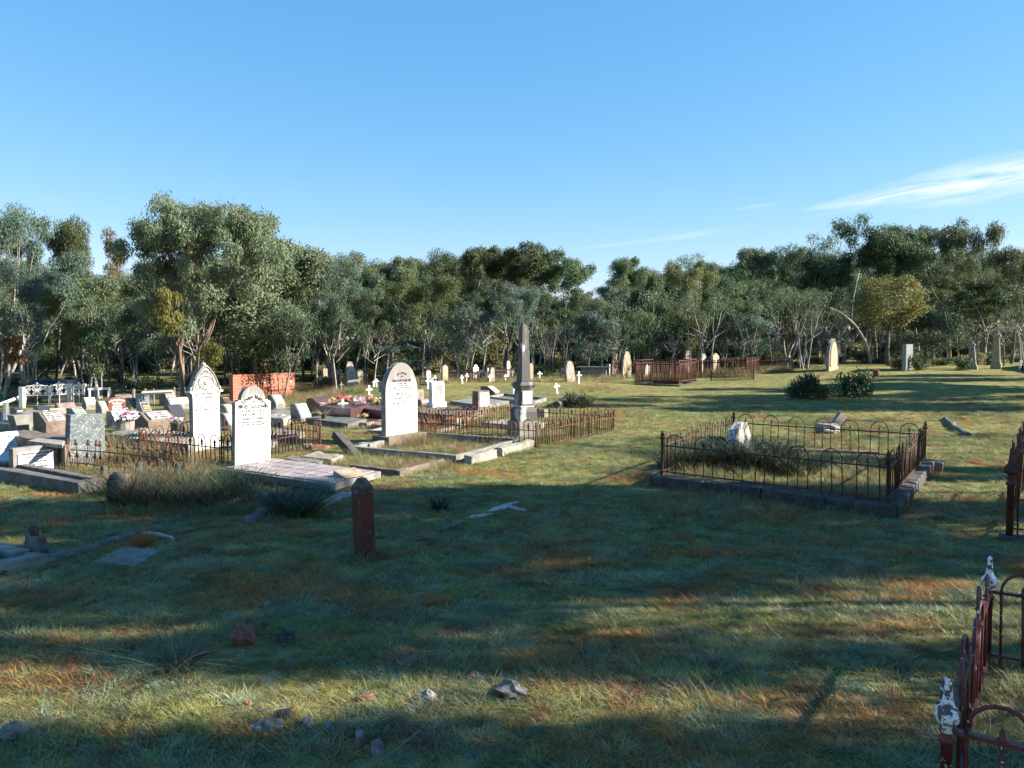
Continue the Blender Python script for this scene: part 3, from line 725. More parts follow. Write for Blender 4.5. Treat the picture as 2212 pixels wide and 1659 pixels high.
# --- iron hoop fences
_fm = {}
def hoop_meshes(H, wd, mat, r=.007, dart='leaf', rail=.62):
    k = (round(H, 2), round(wd, 3), mat.name, r, dart)
    if k in _fm: return _fm[k]
    zz = H - wd / 2; pts = [(0, -wd / 2, .0), (0, -wd / 2, zz)] + [(0, wd / 2 * math.cos(R(180 - i * 20)), zz + wd / 2 * math.sin(R(i * 20))) for i in range(1, 9)] + [(0, wd / 2, zz), (0, wd / 2, 0)]
    hm = MB().tube(pts, r, 5).mesh('hoop', mat, True)
    d = MB(); zt_ = H * .86
    d.tube([(0, 0, 0), (0, 0, zt_ - .03)], r, 5)
    if dart == 'leaf':
        z = H * .62
        prof = [(r, z), (.026, z + .035), (.014, z + .055), (.032, z + .075), (.012, z + .105), (.003, z + .15)]
        d.lathe(prof, 6)
    else:
        z = zt_ - .05
        d.lathe([(r, z - .004), (.030, z), (.010, z + .014), (.012, z + .03), (.002, z + .062)], 6)
    dm = d.mesh('dart_bar', mat, True); _fm[k] = (hm, dm); return _fm[k]
def post_mesh(H, mat, r=.018, fin='spike'):
    k = ('post', round(H, 2), mat.name, r, fin)
    if k in _fm: return _fm[k]
    z = H * .78
    if fin == 'spike': prof = [(r * 1.5, -.15), (r, .04), (r, z), (r * 1.9, z + .012), (r * 1.9, z + .03), (r * .9, z + .045), (r * 1.5, z + .075), (r * .8, z + .10), (r * .25, H)]
    else: prof = [(r * 1.35, -.2), (r * 1.35, H * .60), (r * 1.9, H * .605), (r * 1.9, H * .63), (r * 1.1, H * .645), (r * 1.7, H * .67), (r * 1.0, H * .70), (r * 2.5, H * .73), (r * 2.9, H * .765), (r * 2.5, H * .80), (r * 1.5, H * .825), (r * 1.15, H * .86), (r * .75, H * .96), (r * .8, H * .985), (r * .3, H)]
    _fm[k] = MB().lathe(prof, 10 if r > .025 else 8).mesh('corner_post', mat, True); return _fm[k]
def fence_run(th, a, b, H, n, mat, frac=.6, darts=True, r=.007, rails=(.06, .62), dart='leaf', z0=0.0, skip=(), railm=None, railw=.012):
    """hoops along a-b (world points), parts of thing th"""
    inv = th.matrix_basis.inverted(); d = b - a; ln = Vector((d.x, d.y, 0)).length; ang = math.atan2(d.y, d.x) + math.pi / 2 - math.pi
    sp_ = ln / n; hm, dm = hoop_meshes(H, sp_ * frac, mat, r, dart)
    base = th.rotation_euler.z
    for i in range(n):
        if i in skip: continue
        p = a + d * ((i + .5) / n); p = Vector((p.x, p.y, p.z + z0)); q = inv @ p
        jx, jy = random.gauss(0, .018), random.gauss(0, .025)
        obj('hoop', hm, th, loc=q, rot=(jx, jy, ang - base + random.gauss(0, .05)))
        if darts: obj('dart_bar', dm, th, loc=q, rot=(jx + random.gauss(0, .012), jy, ang - base))
    for f in rails:
        pa = inv @ (a + Vector((0, 0, H * f + z0))); pb = inv @ (b + Vector((0, 0, H * f + z0)))
        u = (pb - pa).normalized(); s_ = Vector((-u.y, u.x, 0)) * railw; k = Vector((0, 0, .005 + railw * .25))
        MB().hexa([pa - s_ - k, pa + s_ - k, pb + s_ - k, pb - s_ - k], [pa - s_ + k, pa + s_ + k, pb + s_ + k, pb - s_ + k]).build('rail', railm or mat, th)
def put_post(th, p, H, mat, r=.018, fin='spike', z0=0.0, lean=0):
    inv = th.matrix_basis.inverted(); q = inv @ Vector((p.x, p.y, p.z + z0)); return obj('corner_post', post_mesh(H, mat, r, fin), th, loc=q, rot=(0, lean, 0))
def spear_run(th, a, b, H, n, mat, rails=(.12, .8), r=.008, heads=True, z0=0):
    """row of upright spear-headed bars, each a part"""
    inv = th.matrix_basis.inverted(); k = ('spear', round(H, 2), mat.name, r, heads)
    if k not in _fm:
        m_ = MB().tube([(0, 0, 0), (0, 0, H * .92)], r, 4)
        if heads: m_.lathe([(r, H * .88), (r * 2.6, H * .91), (r * 1.2, H * .94), (.002, H)], 5)
        _fm[k] = m_.mesh('spear_bar', mat, True)
    d = b - a
    for i in range(n + 1):
        obj('spear_bar', _fm[k], th, loc=inv @ (a + d * (i / n) + Vector((0, 0, z0))), rot=(random.gauss(0, .02), random.gauss(0, .02), 0))
    for f in rails:
        pa = inv @ (a + Vector((0, 0, H * f + z0))); pb = inv @ (b + Vector((0, 0, H * f + z0))); MB().tube([pa, pb], r * 1.3, 4).build('rail', mat, th)
# --- flowers
def flowers(p, n, rad, mats, label, name='flower_bunch', stem=.0, seed=1, parent=None, flat=.6, size=.05):
    rnd = random.Random(seed); th = thing(name, label, 'flowers', p, 0)
    for m_ in mats:
        mb = MB()
        for i in range(n):
            a = rnd.uniform(0, 6.28); r_ = rad * math.sqrt(rnd.random()); c = Vector((r_ * math.cos(a), r_ * math.sin(a), size * .6 + stem + rad * flat * rnd.random() * (1 - r_ / rad * .6)))
            ax = Vector((rnd.uniform(-.6, .6), rnd.uniform(-.9, .2), 1)).normalized(); q = ax.to_track_quat('Z', 'Y')
            for ring, (rr, zz) in enumerate(((size, 0), (size * .6, size * .25))):
                vs = [c + q @ Vector((0, 0, zz))]
                for j in range(7):
                    b = j * 6.283 / 7 + ring * .4; vs += [c + q @ Vector((rr * math.cos(b), rr * math.sin(b), zz + rr * .35)), c + q @ Vector((rr * .62 * math.cos(b + .45), rr * .62 * math.sin(b + .45), zz + rr * .1))]
                k = len(vs) - 1
                mb.add(vs, [(0, 1 + j, 1 + (j + 1) % k) for j in range(k)])
        mb.build('blooms', m_, th)
    rs = np.random.RandomState(seed); A, Q, tip = blades(rs, 10 + n * 2, rad * .8, rad * .9 + stem + .04, .02, spreadang=.9)
    obj('leaves', arr_mesh('leaves', A, Q, [f_leaf]), th); return th
def lump_of(name, box, mat, label, cat, seed=1, flat=.6, rough=.2, group=None, kind=None):
    u0, u1, vt, vb = box; g = G((u0 + u1) / 2, vb); rx = (u1 - u0) / 2 * g.y / F; rz = (vb - vt) * g.y / F
    th = MB().rock((0, 0, 0), (rx, rx * .8, rz * .62), seed, res=3, rough=rough).build(name, mat, None, smooth=False)
    th.location = (g.x, g.y + rx * .6, g.z + rz * .38); return tag(th, label, cat, group, kind)
# ================================================================== the ground
def grid_lines(segs):
    out = []
    for a, b, st in segs:
        n = max(1, int(round((b - a) / st))); out += [a + (b - a) * i / n for i in range(n)]
    return out + [segs[-1][1]]
gx = grid_lines([(-700, -90, 60), (-90, -32, 3), (-32, -9, .6), (-9, 9, .3), (9, 32, .6), (32, 90, 3), (90, 700, 60)])
gy = grid_lines([(-80, 0, 8), (0, 22, .3), (22, 50, .7), (50, 110, 3), (110, 900, 70)])
V = [(x, y, terr(x, y)) for y in gy for x in gx]; nx = len(gx)
Fc = [(j * nx + i, j * nx + i + 1, (j + 1) * nx + i + 1, (j + 1) * nx + i) for j in range(len(gy) - 1) for i in range(nx - 1)]
gm = arr_mesh('ground', V, Fc, [turf]); gm.polygons.foreach_set('use_smooth', [True] * len(gm.polygons))
tag(obj('ground', gm), kind='structure')

# ================================================================== trees
random.seed(11)
TV = [
    Tree(bark_pale, leaf_green, 3, 10, fork=.43, n_leaf=21000, L=.19, W=.062, rc=.80, bare=3, skirt=.3),
    Tree(bark_dark, leaf_grey, 5, 10, fork=.40, n_leaf=22000, L=.19, W=.062, rc=.86, spread=.55, bare=3, skirt=.3),
    Tree(bark_pale, leaf_grey, 8, 10, fork=.40, n_leaf=20000, L=.19, W=.062, rc=.72, spread=.6, multi=2, bare=3, skirt=.4),
    Tree(bark_dark, leaf_olive, 12, 10, fork=.43, n_leaf=20000, L=.19, W=.062, rc=.80, bare=3, skirt=.4),
    Tree(bark_pale, leaf_blue, 17, 10, fork=.36, n_leaf=21000, L=.19, W=.062, rc=.84, spread=.5, multi=2, bare=2, skirt=.4),
    Tree(bark_dark, leaf_green, 21, 10, fork=.43, n_leaf=17000, L=.19, W=.062, rc=.70, spread=.7, bare=4, skirt=.3),
    Tree(bark_pale, leaf_olive, 27, 10, fork=.36, n_leaf=14000, L=.19, W=.062, rc=.70, spread=.6, bare=3, skirt=.4),
]
SAP = [  # low saplings and small trees with leaves nearly to the ground
    Tree(bark_pale, leaf_green, 41, 5, fork=.22, levels=2, n_leaf=5600, rc=.75, spread=.5, r0=.07, skirt=.9, multi=2, L=.2, W=.075),
    Tree(bark_dark, leaf_blue, 43, 5, fork=.18, levels=2, n_leaf=6200, rc=.85, spread=.45, r0=.07, skirt=.9, L=.2, W=.075),
    Tree(bark_pale, leaf_olive, 47, 5, fork=.25, levels=2, n_leaf=5200, rc=.7, spread=.6, r0=.06, skirt=.8, multi=3, L=.2, W=.075),
]
BARE = [Tree(bark_pale, leaf_green, 61 + i, 8, fork=.42, levels=2, n_leaf=700, rc=.6, spread=.4, r0=.10, multi=1 + i % 2, bare=3) for i in range(3)]
BIG = Tree(bark_brown, leaf_grey, 77, 11, fork=.20, levels=4, n_leaf=70000, rc=.80, spread=.46, r0=.12, multi=3, bare=0, L=.20, W=.07, droop=.7, skirt=.5, ball=(.62, .32, .30), balln=50, maxc=130)
BIG2 = Tree(bark_brown, leaf_grey, 81, 9, fork=.28, levels=4, n_leaf=48000, rc=.78, spread=.46, r0=.13, bare=2, L=.20, W=.07, droop=.7, skirt=.8, ball=(.60, .24, .32), balln=26, maxc=90)
YEL = Tree(bark_dark, leaf_yellow, 90, 6, fork=.30, levels=3, n_leaf=8500, rc=.50, spread=.35, r0=.10, L=.13, W=.07, droop=.5, lf=1.0, ball=(.70, .25, .26), balln=-60)
def tree_px(T, u, vtop, wpx, d, label, leaf=None, bark=None, rz=None, lean=0, group=None, name='gum_tree'):
    x = (u - CX) / F * d; z = terr(x, d); p = at(u, vtop, d); h = p.z - z
    return place_tree(T, (x, d, z), h, label, name=name, leaf=leaf, bark=bark, rz=random.uniform(0, 6.28) if rz is None else rz, wid=wpx * d / F if wpx else None, lean=lean, group=group)
front = [  # variant, u, top v, width px, depth, leaf, label
    (4, 5, 440, 190, 50, leaf_blue, 'tall blue-green gum at the left edge of the photo, behind the white gates'),
    (3, 118, 470, 160, 55, leaf_olive, 'tall dark olive gum above the white ornamental gates'),
    (6, 214, 486, 120, 57, leaf_brown, 'gum with a brownish crown left of the largest rounded gum'),
    (2, 70, 560, 150, 47, leaf_blue, 'lower blue-green gum in front of the tall gums at the left edge'),
    (5, 262, 585, 130, 56, leaf_grey, 'grey-green gum tucked under the left side of the largest rounded gum'),
    (5, 655, 556, 90, 62, leaf_green, 'small green gum crown just right of the two largest rounded gums'),
    (4, 712, 556, 130, 58, leaf_blue, 'blue-green spreading gum above the brick wall'),
    (0, 836, 560, 120, 63, leaf_grey, 'gum with a pale domed crown above the tall arched headstone'),
    (3, 912, 590, 150, 52, leaf_olive, 'broad dull olive gum with low leafy branches left of the obelisk'),
    (0, 1012, 526, 150, 60, leaf_olive, 'highest gum left of the obelisk, with an olive domed crown'),
    (5, 1092, 536, 120, 62, leaf_olive, 'gum with a cloud-shaped olive crown directly above the obelisk'),
    (2, 1130, 610, 150, 54, leaf_blue, 'blue-grey gum behind the tip of the obelisk'),
    (5, 1190, 566, 90, 60, leaf_green, 'open-branched gum with separate tufts, left of the gap in the trees'),
    (0, 1340, 551, 110, 60, leaf_green, 'gum with a tiered crown just right of the gap in the trees'),
    (1, 1425, 590, 110, 62, leaf_green, 'dark green gum between the tiered gum and the rounded olive gum'),
    (3, 1488, 562, 110, 57, leaf_olive, 'rounded olive gum above the tall cage of rusty railings'),
    (1, 1595, 566, 130, 60, leaf_green, 'dark bushy gum above the spear fences at the far right'),
    (0, 1658, 530, 120, 61, leaf_grey, 'gum with two pale rounded heads left of the tallest right-hand gum'),
    (4, 1735, 528, 140, 60, leaf_green, 'wide gum just left of the tallest right-hand gum'),
    (1, 1812, 522, 120, 62, leaf_green, 'dense dark gum behind the tall lone headstone'),
    (1, 1893, 462, 150, 60, leaf_green, 'tallest gum of the right half, behind the yellow-leaved tree'),
    (0, 1985, 482, 120, 60, leaf_green, 'tall gum with a knobbly crown right of the yellow-leaved tree'),
    (5, 2052, 478, 100, 60, leaf_grey, 'tall pale gum behind the three tall stone monuments'),
    (6, 2125, 468, 130, 58, leaf_olive, 'open gum with see-through spreading branches near the right edge'),
    (3, 2185, 535, 130, 54, leaf_olive, 'brown-green gum at the right edge of the photo'),
    (1, 2110, 590, 170, 56, leaf_olive, 'lower olive gum standing below the open gum near the right edge'),
    (2, 1565, 640, 150, 54, leaf_green, 'low green gum behind the far spear fences'),
    (4, 1700, 620, 160, 55, leaf_green, 'low dark gum left of the tall lone headstone'),
    (3, 1400, 650, 150, 55, leaf_green, 'low shaggy gum behind the two pale headstones right of the obelisk'),
    (2, 790, 620, 120, 54, leaf_grey, 'grey gum with slanting white limbs right of the brick wall'),
]
for i, (k, u, vt, wp, d, lf, lab) in enumerate(front): tree_px(TV[k], u, vt, wp, d, lab, lf)
fit_tree(BIG, 272, 585, 420, 44, 'largest gum with a wide rounded grey-green crown and reddish-brown stems', .6)
fit_tree(BIG2, 470, 668, 508, 53, 'rounded gum with a straight brown trunk joined to the right of the largest gum', 2.0)
fit_tree(YEL, 1856, 1986, 594, 50, 'small yellow-leaved tree with a round crown and dark stem, alone in grass', 1.0, name='yellow_tree')
# saplings at the edge of the bush
LAND = [(60, 'the leftmost trunks'), (180, 'the white ornamental gates'), (300, 'the wire fence'), (470, 'the tallest gothic headstone'), (620, 'the brick wall'), (760, 'the black iron railings'), (900, 'the tall arched headstone'), (1050, 'the small white crosses'), (1150, 'the obelisk'), (1300, 'the table tomb'), (1480, 'the cage of railings'), (1640, 'the far spear fences'), (1780, 'the tall lone headstone'), (1900, 'the shaded shrubs'), (2020, 'the yellow-leaved tree'), (2110, 'the grey square headstone'), (9999, 'the three monuments')]
def land(u):
    lo = -40
    for a_, q in LAND:
        if u < a_: f = (u - lo) / (min(a_, 2212) - lo); return ('left of ' if f < .34 else 'right behind ' if f < .67 else 'right of ') + q
        lo = a_
LN = {leaf_green.name: 'green', leaf_blue.name: 'blue-green', leaf_grey.name: 'grey-green', leaf_olive.name: 'olive', leaf_brown.name: 'brownish'}
for i in range(18):
    u = -20 + i * 128 + random.uniform(-35, 35); d = random.uniform(48, 60)
    if 1870 < u < 1960: continue
    lf = random.choice([leaf_green, leaf_blue, leaf_grey, leaf_olive])
    tree_px(SAP[i % 3], u, random.uniform(655, 735), random.uniform(70, 130), d, 'low %s gum sapling at the bush edge, %s' % (LN[lf.name], land(u)), leaf=lf, group='saplings along the edge of the bush')
for i in range(16):
    u = random.uniform(-30, 2240); d = random.uniform(62, 76); lf = random.choice([leaf_green, leaf_olive, leaf_grey])
    tree_px(SAP[i % 3], u, random.uniform(670, 725), random.uniform(80, 120), d, '%s understorey sapling among trunks, %s' % (LN[lf.name], land(u)), leaf=lf, group='saplings among the trunks')
for i in range(105):
    u = random.uniform(-30, 2240); d = random.uniform(47.5, 64)
    if 470 < u < 660: d += 7
    tree_px(BARE[i % 3], u, random.uniform(600, 700), None, d, 'thin %s gum stem among the trees, %s' % (['dead-looking pale', 'pale twin', 'pale leaning'][i % 3], land(u)), group='thin pale stems in the bush', leaf=random.choice([leaf_green, leaf_grey]))
for i in range(62):
    u = -40 + i * 38 + random.uniform(-25, 25); d = random.uniform(64, 84)
    vt = 590 + 35 * math.sin(u * .006 + 1) + random.uniform(-15, 50)
    if 1190 < u < 1330: vt = random.uniform(655, 690)
    lf = random.choice([leaf_green, leaf_grey, leaf_olive, leaf_green])
    tree_px(TV[i % 7], u, vt, None, d, '%s gum deeper in the bush, %s' % (LN[lf.name], land(u)), leaf=lf, group='gums in the second row of the bush')
for u, vt, wp in ((1225, 655, 110), (1262, 640, 130), (1300, 650, 110)):
    tree_px(TV[1], u, vt, wp, 84, 'far low gum seen through the gap in the treeline right of the obelisk', leaf=leaf_olive, group='far gums in the gap')
# the bush beyond: one mass
def merged(Tr): 
    V1 = np.array([tuple(v.co) for v in Tr.tm.vertices]); return Tr
wood_src = []
for k in (0, 1, 3, 4):
    T_ = TV[k]; me = T_.cm.copy()
    bm_ = MB(); bm_.v = [tuple(v.co) for v in T_.tm.vertices]; bm_.f = [tuple(p.vertices) for p in T_.tm.polygons]
    nv = len(bm_.v); keep = T_.lq[::2]; idx = keep.ravel(); lv = T_.lv[idx]
    tris = np.concatenate([np.arange(len(lv)).reshape(-1, 4) + nv, np.array([list(f)[:4] for f in bm_.f])]); 
    me = arr_mesh('woodland_tree', np.concatenate([np.array(bm_.v), lv]), tris, [TV[1].cm.materials[0] if k != 3 else leaf_olive, bark_dark], mi=[0] * len(keep) + [1] * len(bm_.f))
    wood_src.append(me)
pts = []
for i in range(620):
    y = random.uniform(80, 180); x = random.uniform(-.8, .8) * y
    h = random.uniform(.85, 1.25) * (1 + (y - 88) * .003)
    if .03 < x / y < .14: h *= .62
    pts.append((x, y, terr(x, y) - .1, h, random.uniform(0, 6.28), 0, 0, random.randrange(4)))
scatter('woodland', pts, wood_src, 'dense mass of gum woodland beyond the nearer trees', 'woodland')
# gums outside the right edge that throw the long shadows
SHT = Tree(bark_dark, leaf_green, 200, 10, fork=.36, n_leaf=7600, rc=.72, spread=.4, L=.30, W=.13, ball=(.66, .21, .28), balln=-30, lf=.9)
SHT2 = Tree(bark_dark, leaf_green, 203, 10, fork=.36, n_leaf=5200, rc=.62, spread=.4, L=.28, W=.12, ball=(.66, .20, .28), balln=-24, lf=.9)
def shade_tree(x, y, h, k, wid=None):
    place_tree(SHT2 if k else SHT, (x, y, terr(x, y)), h, 'tall gum outside the right edge of the photo shading the grass', rz=(x * 7) % 6.28, wid=wid, group='gums beyond the right edge of the photo', mn=.25)
SHADE = [(13, 8.7, 10, 0, 4.3), (18.5, 9.2, 12, 1, 3.4), (9.5, 8.0, 9, 1, 3.0), (7.6, 6.3, 9, 0, 1.7), (16, 6.6, 11, 1, 1.2), (13, 5.0, 10, 1, 1.2), (10, 2.9, 9, 0, 1.9), (15, 2.6, 10, 0, 2.2), (19, 12.4, 8.5, 1, 1.6),
         (22, 25.5, 10, 0, 4.2), (24, 29, 10.5, 0, 4.2), (30, 34, 11, 0, 4.6), (30, 25.3, 11, 1, 3.6), (36, 30, 11.5, 0, 4.6), (37, 38.5, 11, 1, 4.5), (52, 46.5, 11, 1, 3.0)]
for x, y, h in ((8.2, 4.4, 6), (11.4, 4.0, 7.5), (9.6, 5.6, 6.5), (14.2, 4.6, 8), (12.3, 6.0, 7), (21, 17, 9.5), (25, 21, 10), (18, 14.5, 9), (30, 24, 10)):
    place_tree(BARE[int(x) % 3], (x, y, terr(x, y)), h, 'thin gum outside the right edge of the photo shading the grass', rz=x, group='thin gums beyond the right edge of the photo', wid=1.4 + x * .08, mn=.3)
for a in SHADE: shade_tree(*a)

pts = []
for i in range(800):
    y = random.uniform(66, 150); x = random.uniform(-.78, .78) * y; k_ = random.uniform(1.2, 2.4) + max(0, y - 80) * .05; pts.append((x, y, terr(x, y), k_, random.uniform(0, 6.28), 0, 0, random.randrange(3)))
UNDER = pts
def limb_tree(limbs, d, mat, label, name='gum_tree'):
    o_ = [at(u, v, d) for u, v in limbs[0][0]]; b_ = Vector((o_[0].x, d, terr(o_[0].x, d) - .1)); th = thing(name, label, 'tree', b_)
    for k_, (pts_, r0, r1) in enumerate(limbs):
        P = [at(u, v, d + (i * .3 if k_ % 2 else -i * .2)) - b_ for i, (u, v) in enumerate(pts_)]
        if k_ == 0: P = [Vector((0, 0, 0))] + P
        n = len(P); Q = []
        for i in range(n - 1):
            for j in range(4): Q.append(P[i].lerp(P[i + 1], j / 4))
        Q.append(P[-1]); Q = [Q[0]] + [(Q[i - 1] + Q[i] * 2 + Q[i + 1]) / 4 for i in range(1, len(Q) - 1)] + [Q[-1]]
        MB().tube(Q, [r0 + (r1 - r0) * i / (len(Q) - 1) for i in range(len(Q))], 8).build('trunk' if k_ == 0 else 'limb', mat, th, smooth=True)
    return th
limb_tree([([(1880, 772), (1868, 735), (1845, 700), (1815, 675), (1788, 664)], .13, .06), ([(1838, 692), (1842, 650), (1850, 610), (1856, 590)], .07, .03), ([(1850, 640), (1880, 655), (1900, 668)], .05, .02)], 53, bark_pale, 'bare white curved gum trunk leaning left behind the tall lone headstone')
limb_tree([([(1108, 790), (1114, 765), (1135, 725), (1165, 685), (1208, 640)], .11, .05), ([(1150, 705), (1158, 660), (1165, 630)], .05, .02)], 58, bark_pale, 'slanting pale grey gum trunk rising right behind the obelisk')
limb_tree([([(1008, 785), (1006, 740), (996, 700), (990, 670)], .09, .05), ([(1005, 725), (1018, 690), (1028, 650)], .06, .03)], 60, bark_pale, 'forked white gum stem left of the slanting trunk behind the crosses')
limb_tree([([(935, 800), (930, 760), (918, 715), (905, 690)], .10, .05), ([(926, 745), (938, 700), (942, 660)], .06, .03)], 57, bark_pale, 'pale bent gum stem behind the scroll-topped headstone')
0 and limb_tree([([(648, 822), (646, 790), (645, 745), (640, 700)], .16, .12), ([(646, 760), (655, 720), (668, 690)], .08, .04)], 44, lichenwood, 'black scorched tree trunk just right of the brick wall', name='burnt_tree')
# mistletoe hanging in the left-hand gums
def hanging(box, d, leaf, label, name='mistletoe', n=1400):
    u0, u1, v0, v1 = box; p = at((u0 + u1) / 2, (v0 + v1) / 2, d); w_ = (u1 - u0) / 2 * d / F; h_ = (v1 - v0) / 2 * d / F
    rs = np.random.RandomState(int(u0)); cs = rs.uniform(-1, 1, (14, 3)) * np.array([w_ * .55, w_ * .5, h_ * .75]); cs[:, 0] *= (1.1 - .5 * np.abs(cs[:, 2] / h_)); lv, lq = leaf_arrays(rs, cs, [w_ * .48] * 14, n // 14, .20, .05, 1.0, 2.0)
    o = obj(name, arr_mesh(name, lv, lq, [leaf]), loc=p); tag(o, label, 'mistletoe')
hanging((330, 396, 610, 740), 40.5, leaf_mistle, 'bright yellow-green mistletoe hanging left of the largest gum\'s stems', n=2600)
hanging((425, 485, 730, 795), 42, leaf_mistle, 'yellow-green mistletoe hanging low right of the largest gum\'s stems', n=900)
hanging((90, 135, 625, 690), 45, leaf_mistle, 'olive mistletoe clump high in the gums above the white gates', n=900)
hanging((130, 165, 680, 770), 45, leaf_mistle, 'dark olive mistletoe hanging low above the white gates', n=900)
hanging((5, 50, 705, 800), 43, leaf_rusty, 'rusty-brown dead mistletoe hanging at the left edge of the photo', n=1300)
hanging((1275, 1300, 980, 981), 60, leaf_mistle, '', n=14) if False else None

# low scrub along the edge of the bush
def shrub_mesh(seed, leaf, w_=.8, h_=.6, n=1500, L=.09, W=.035, hang=-.2):
    rs = np.random.RandomState(seed); k = 12; cs = rs.uniform(-1, 1, (k, 3)) * np.array([w_ * .6, w_ * .6, h_ * .35]) + np.array([0, 0, h_ * .5])
    lv, lq = leaf_arrays(rs, cs, rs.uniform(.25, .5, k) * w_, n // k, L, W, .8, hang); lv[:, 2] = np.maximum(lv[:, 2], .0)
    mb = MB()
    for j in range(8):
        c = cs[j]; mb.tube([(0, 0, -.1), (c[0] * .5, c[1] * .5, c[2] * .5), tuple(c)], [.02, .014, .006], 4, cap=False)
    return mb.mesh('stems', bark_dark), arr_mesh('foliage', lv, lq, [leaf])
SHM = [shrub_mesh(i, lf, L=.12, W=.05) for i, lf in enumerate((leaf_bushy, leaf_shrub, leaf_olive, leaf_bushy))]
def shrub_at(p, w_, h_, k, label, group=None, rz=None):
    t = thing('shrub', label, 'shrub', (p[0], p[1], p[2]), random.uniform(0, 6) if rz is None else rz, group); t.scale = (w_ / 1.7, w_ / 1.7, h_ / .85)
    obj('stems', SHM[k][0], t); obj('foliage', SHM[k][1], t); return t
for i in range(64):
    u = -20 + i * 35.5 + random.uniform(-14, 14); d = random.uniform(50, 60)
    x = (u - CX) / F * d
    shrub_at((x, d, terr(x, d)), random.uniform(1.2, 2.6), random.uniform(.5, 1.15), i % 4, '%s scrub bush at the foot of the trees, %s' % (['olive', 'dark green', 'dull green', 'yellowish'][i % 4], land(u)), 'scrub at the foot of the trees')
scatter('undergrowth', UNDER, [SHM[0][1], SHM[1][1], SHM[2][1]], 'tangled green undergrowth filling the bush between the trunks', 'undergrowth')
# ================================================================== boundary: gates, fences, car, brick wall
def gate(a, b, H, label, scroll=2):
    """ornamental iron gate between ground points a and b"""
    d = b - a; Wd = Vector((d.x, d.y, 0)).length; yaw = math.atan2(d.y, d.x)
    th = thing('ornamental_gate', label, 'gate', a, yaw, 'white ornamental gates')
    z0 = .08; m = wpaint; r = .030; c = .10
    def arcx(cx, cz, rr, a0, a1, n=5): return [(cx + rr * math.cos(R(a0 + (a1 - a0) * i / n)), 0, cz + rr * math.sin(R(a0 + (a1 - a0) * i / n))) for i in range(n + 1)]
    MB().tube([(0, 0, z0), (0, 0, H - c)] + arcx(c, H - c, c, 180, 90) + arcx(Wd - c, H - c, c, 90, 0) + [(Wd, 0, H - c), (Wd, 0, z0)] + [(0, 0, z0)], r, 6).build('frame', m, th, smooth=True)
    zm = z0 + (H - z0) * .52
    MB().tube([(0, 0, zm), (Wd, 0, zm)], r * .8, 6).build('rail', m, th); MB().tube([(Wd / 2, 0, z0), (Wd / 2, 0, H)], r * .6, 5).build('stile', m, th)
    def spiral(cx, cz, r0, s, turns=1.6):
        return [(cx + s * r0 * (1 - .8 * t) * math.cos(6.283 * turns * t), 0, cz + r0 * (1 - .8 * t) * math.sin(6.283 * turns * t - .5)) for t in [i / 22 for i in range(23)]]
    k = scroll * 2
    for i in range(k):
        cx = Wd * (i + .5) / k; s = 1 if i % 2 else -1; q = (H - zm) * .26
        MB().tube(spiral(cx, zm + (H - zm) * .60, q, s), .017, 4).build('scroll', m, th)
        MB().tube(spiral(cx, zm + (H - zm) * .20, q * .6, -s), .015, 4).build('scroll', m, th)
        MB().tube([(cx - s * q * .6, 0, H - .02), (cx, 0, zm + (H - zm) * .85), (cx + s * q * .7, 0, zm + (H - zm) * .45), (cx, 0, zm + .02)], .015, 4).build('scroll', m, th)
    MB().tube([(Wd * .15, 0, H), (Wd / 2, 0, H + .11), (Wd * .85, 0, H)], .015, 4).build('crest', m, th)
    MB().lathe([(.012, H), (.02, H + .08), (.05, H + .12), (.045, H + .16), (.01, H + .2)], 8, c=(Wd / 2, 0, 0)).build('finial', m, th, smooth=True)
    w_ = MB(); n = int(Wd / .05)
    for i in range(1, n): w_.tube([(Wd * i / n, 0, z0), (Wd * i / n, 0, zm)], .0022, 3, cap=False)
    for i in range(1, 10): w_.tube([(0, 0, z0 + (zm - z0) * i / 10), (Wd, 0, z0 + (zm - z0) * i / 10)], .0022, 3, cap=False)
    w_.build('wire_mesh', wire, th); return th
def box_post(u, vt, vb, wpx, mat, label, name='gate_post', yaw=0, top=None, lean=0, cat='post'):
    g = zt(G(u, vb)); H = (vb - vt) * g.y / F; w_ = wpx * g.y / F / 2
    o = MB().box(-w_, w_, -w_, w_, -.3, H).build(name, mat, None, bevel=.01); o.location = g; o.rotation_euler = (0, lean, yaw); tag(o, label, cat); return g, H
GD = G(50, 880).y
def gp(u, dv=0): x = (u - CX) / F * (GD + dv); return Vector((x, GD + dv, terr(x, GD + dv)))
gH = 46 * GD / F
box_post(48, 836, 881, 9, wpaint_o, 'thick white gatepost at the left end of the ornamental gates')
box_post(152, 828, 874, 9, wpaint_o, 'thick white gatepost between the wide and the narrow ornamental gate')
box_post(184, 829, 866, 5, wpaint, 'slim white post at the right end of the ornamental gates')
box_post(190, 830, 864, 5, wood_p, 'grey timber post just behind the slim white gatepost', name='fence_post')
gate(gp(53), gp(103, .5), gH, 'left wide leaf of the white ornamental gates')
gate(gp(106, .3), gp(146, 1.6), gH * 1.03, 'right wide leaf of the white ornamental gates')
gate(gp(157, 1.5), gp(181, 2.0), gH * .98, 'narrow white ornamental pedestrian gate', scroll=1)
a = at(-40, 889, GD - 3); b = at(42, 858, GD)
o = MB().tube([a, b], .085, 4).build('sloping_beam', wpaint_o); tag(o, 'white beam sloping down to the left from the left gatepost', 'beam')
th = thing('timber_stand', 'white timber frame with two open panels right of the ornamental gates', 'frame', gp(190, 1.5), R(20))
s = GD / F
for x_, w_ in ((0, 4), (18, 3), (38, 5)): MB().box(x_ * s, (x_ + w_) * s, -.05, .05, -.2, 40 * s).build('upright', wpaint, th)
